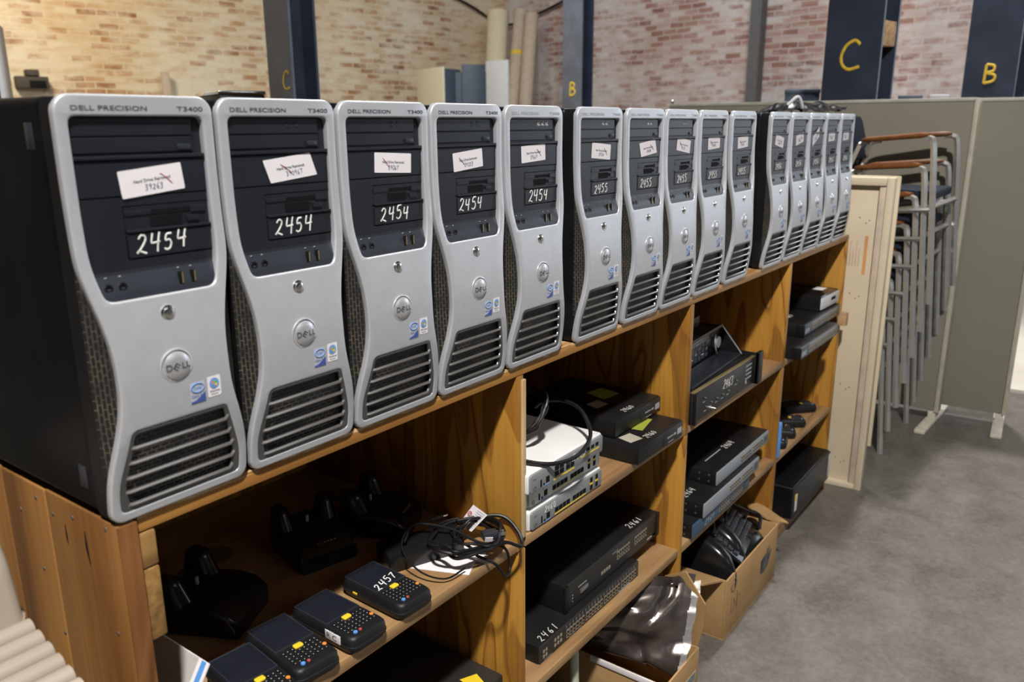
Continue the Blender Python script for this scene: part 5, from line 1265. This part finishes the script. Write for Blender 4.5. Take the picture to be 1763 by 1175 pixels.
# pale locker at the left edge, black cabinet behind the towers
wp = thing('metal_locker', at(22.0, 6.0), 'pale grey metal locker at the left edge, only its side shows', 'locker', None, math.radians(-28))
MB().box(-1.2, .10, 0, .5, .02, 1.477+.62, .006).build('body', 'lgrey', wp); MB().box(.06, .075, -.006, .002, .05, 1.477+.60).build('door_gap', 'slot', wp); MB().box(-1.1, .0, .05, .45, 0, .02).build('base', 'lead', wp)
bc = thing('black_cabinet', at(34.7, 3.1), 'black cabinet with a shiny top edge behind the first two towers', 'cabinet', None, math.radians(-20))
MB().box(0, .158, 0, .32, 0, 1.477+.105, .004).build('body', 'case', bc); MB().box(-.003, .161, -.004, .323, 1.477+.1055, 1.477+.118, .003).build('top_edge', 'chrome', bc, label='shiny top edge')
# boxes peeking over the long partition
for h0, h1, d, z1, lb, mt, sl in ((71.35, 73.45, 6.3, .405+.24, 'dark blue box standing behind the long partition, left of the broad column', 'darkblue', 0), (78.0, 79.3, 5.6, .417+.155, 'dark blue box behind the partition, right of the broad column', 'darkblue', 1), (79.75, 80.7, 5.7, .417+.16, 'pale blue-white box behind the partition, between the two right columns', 'lgrey', 2)):
    p0 = at(h0, d); w_ = (at(h1, d)-p0).length
    r = thing('storage_box', p0, lb, 'box', None, math.radians(-(h0+h1)/2)); MB().box(0, w_, 0, .3, 0, z1-FLOOR-.03, .006).build('body', mt, r); MB().box(-.004, w_+.004, -.004, .304, z1-FLOOR-.029, z1-FLOOR, .004).build('lid', 'steelg' if mt == 'darkblue' else 'lgrey', r)
# pale wooden crate far right beyond the partition
r = thing('wooden_crate', (8.3, -.95, FLOOR), 'pale wooden crate on the bright floor beyond the right partition', 'crate')
for i in range(4): MB().box(0, .8, 0, .02, .02+.17*i, .17+.17*i, .004).build('slat', 'rawply', r)
MB().box(0, .8, .021, .7, .02, .70, .004).build('body', 'rawply', r); MB().box(.02, .1, .1, .6, 0, .0195).box(.7, .78, .1, .6, 0, .0195).build('skid', 'rawply', r)

# ------------------------------------------------------------------ beige ribbed machine at the lower left
be = thing('beige_machine', (-.36, .06, FLOOR), 'beige plastic machine with a ribbed sloping top beside the shelf end', 'machine')
H0 = -.110 - FLOOR
prof = round_poly([(.010, H0+.002), (.24, H0+.002), (.24, H0+.125), (.035, H0+.105)], [.004, .03, .05, .05], 8)
MB().prism([(y, z_) for y, z_ in prof], -.30, .290, 'x', .012, seg=3).build('hood', 'beige', be)
MB().box(-.30, .292, -.46, .24, .03, H0-.035, .012, 3).build('body', 'beige', be)
MB().box(-.28, .27, -.44, .22, 0, .0295).build('base', 'lead', be)
MB().box(-.290, .2903, .034, .205, H0+.050, H0+.0512).build('hood_seam', 'lead', be)
for i in range(16):
    y1 = .016 - i*.0215; zt_ = H0 + .010 - i*.0050
    pts = []
    for j in range(9): a = PI*j/8; pts.append((y1-.0107+.0107*math.cos(a), zt_-.010+.010*math.sin(a)))
    pts += [(y1-.0214, zt_-.055), (y1, zt_-.055)]
    MB().prism(pts, -.28, .290-.0005*i, 'x').build('rib', 'beige', be)
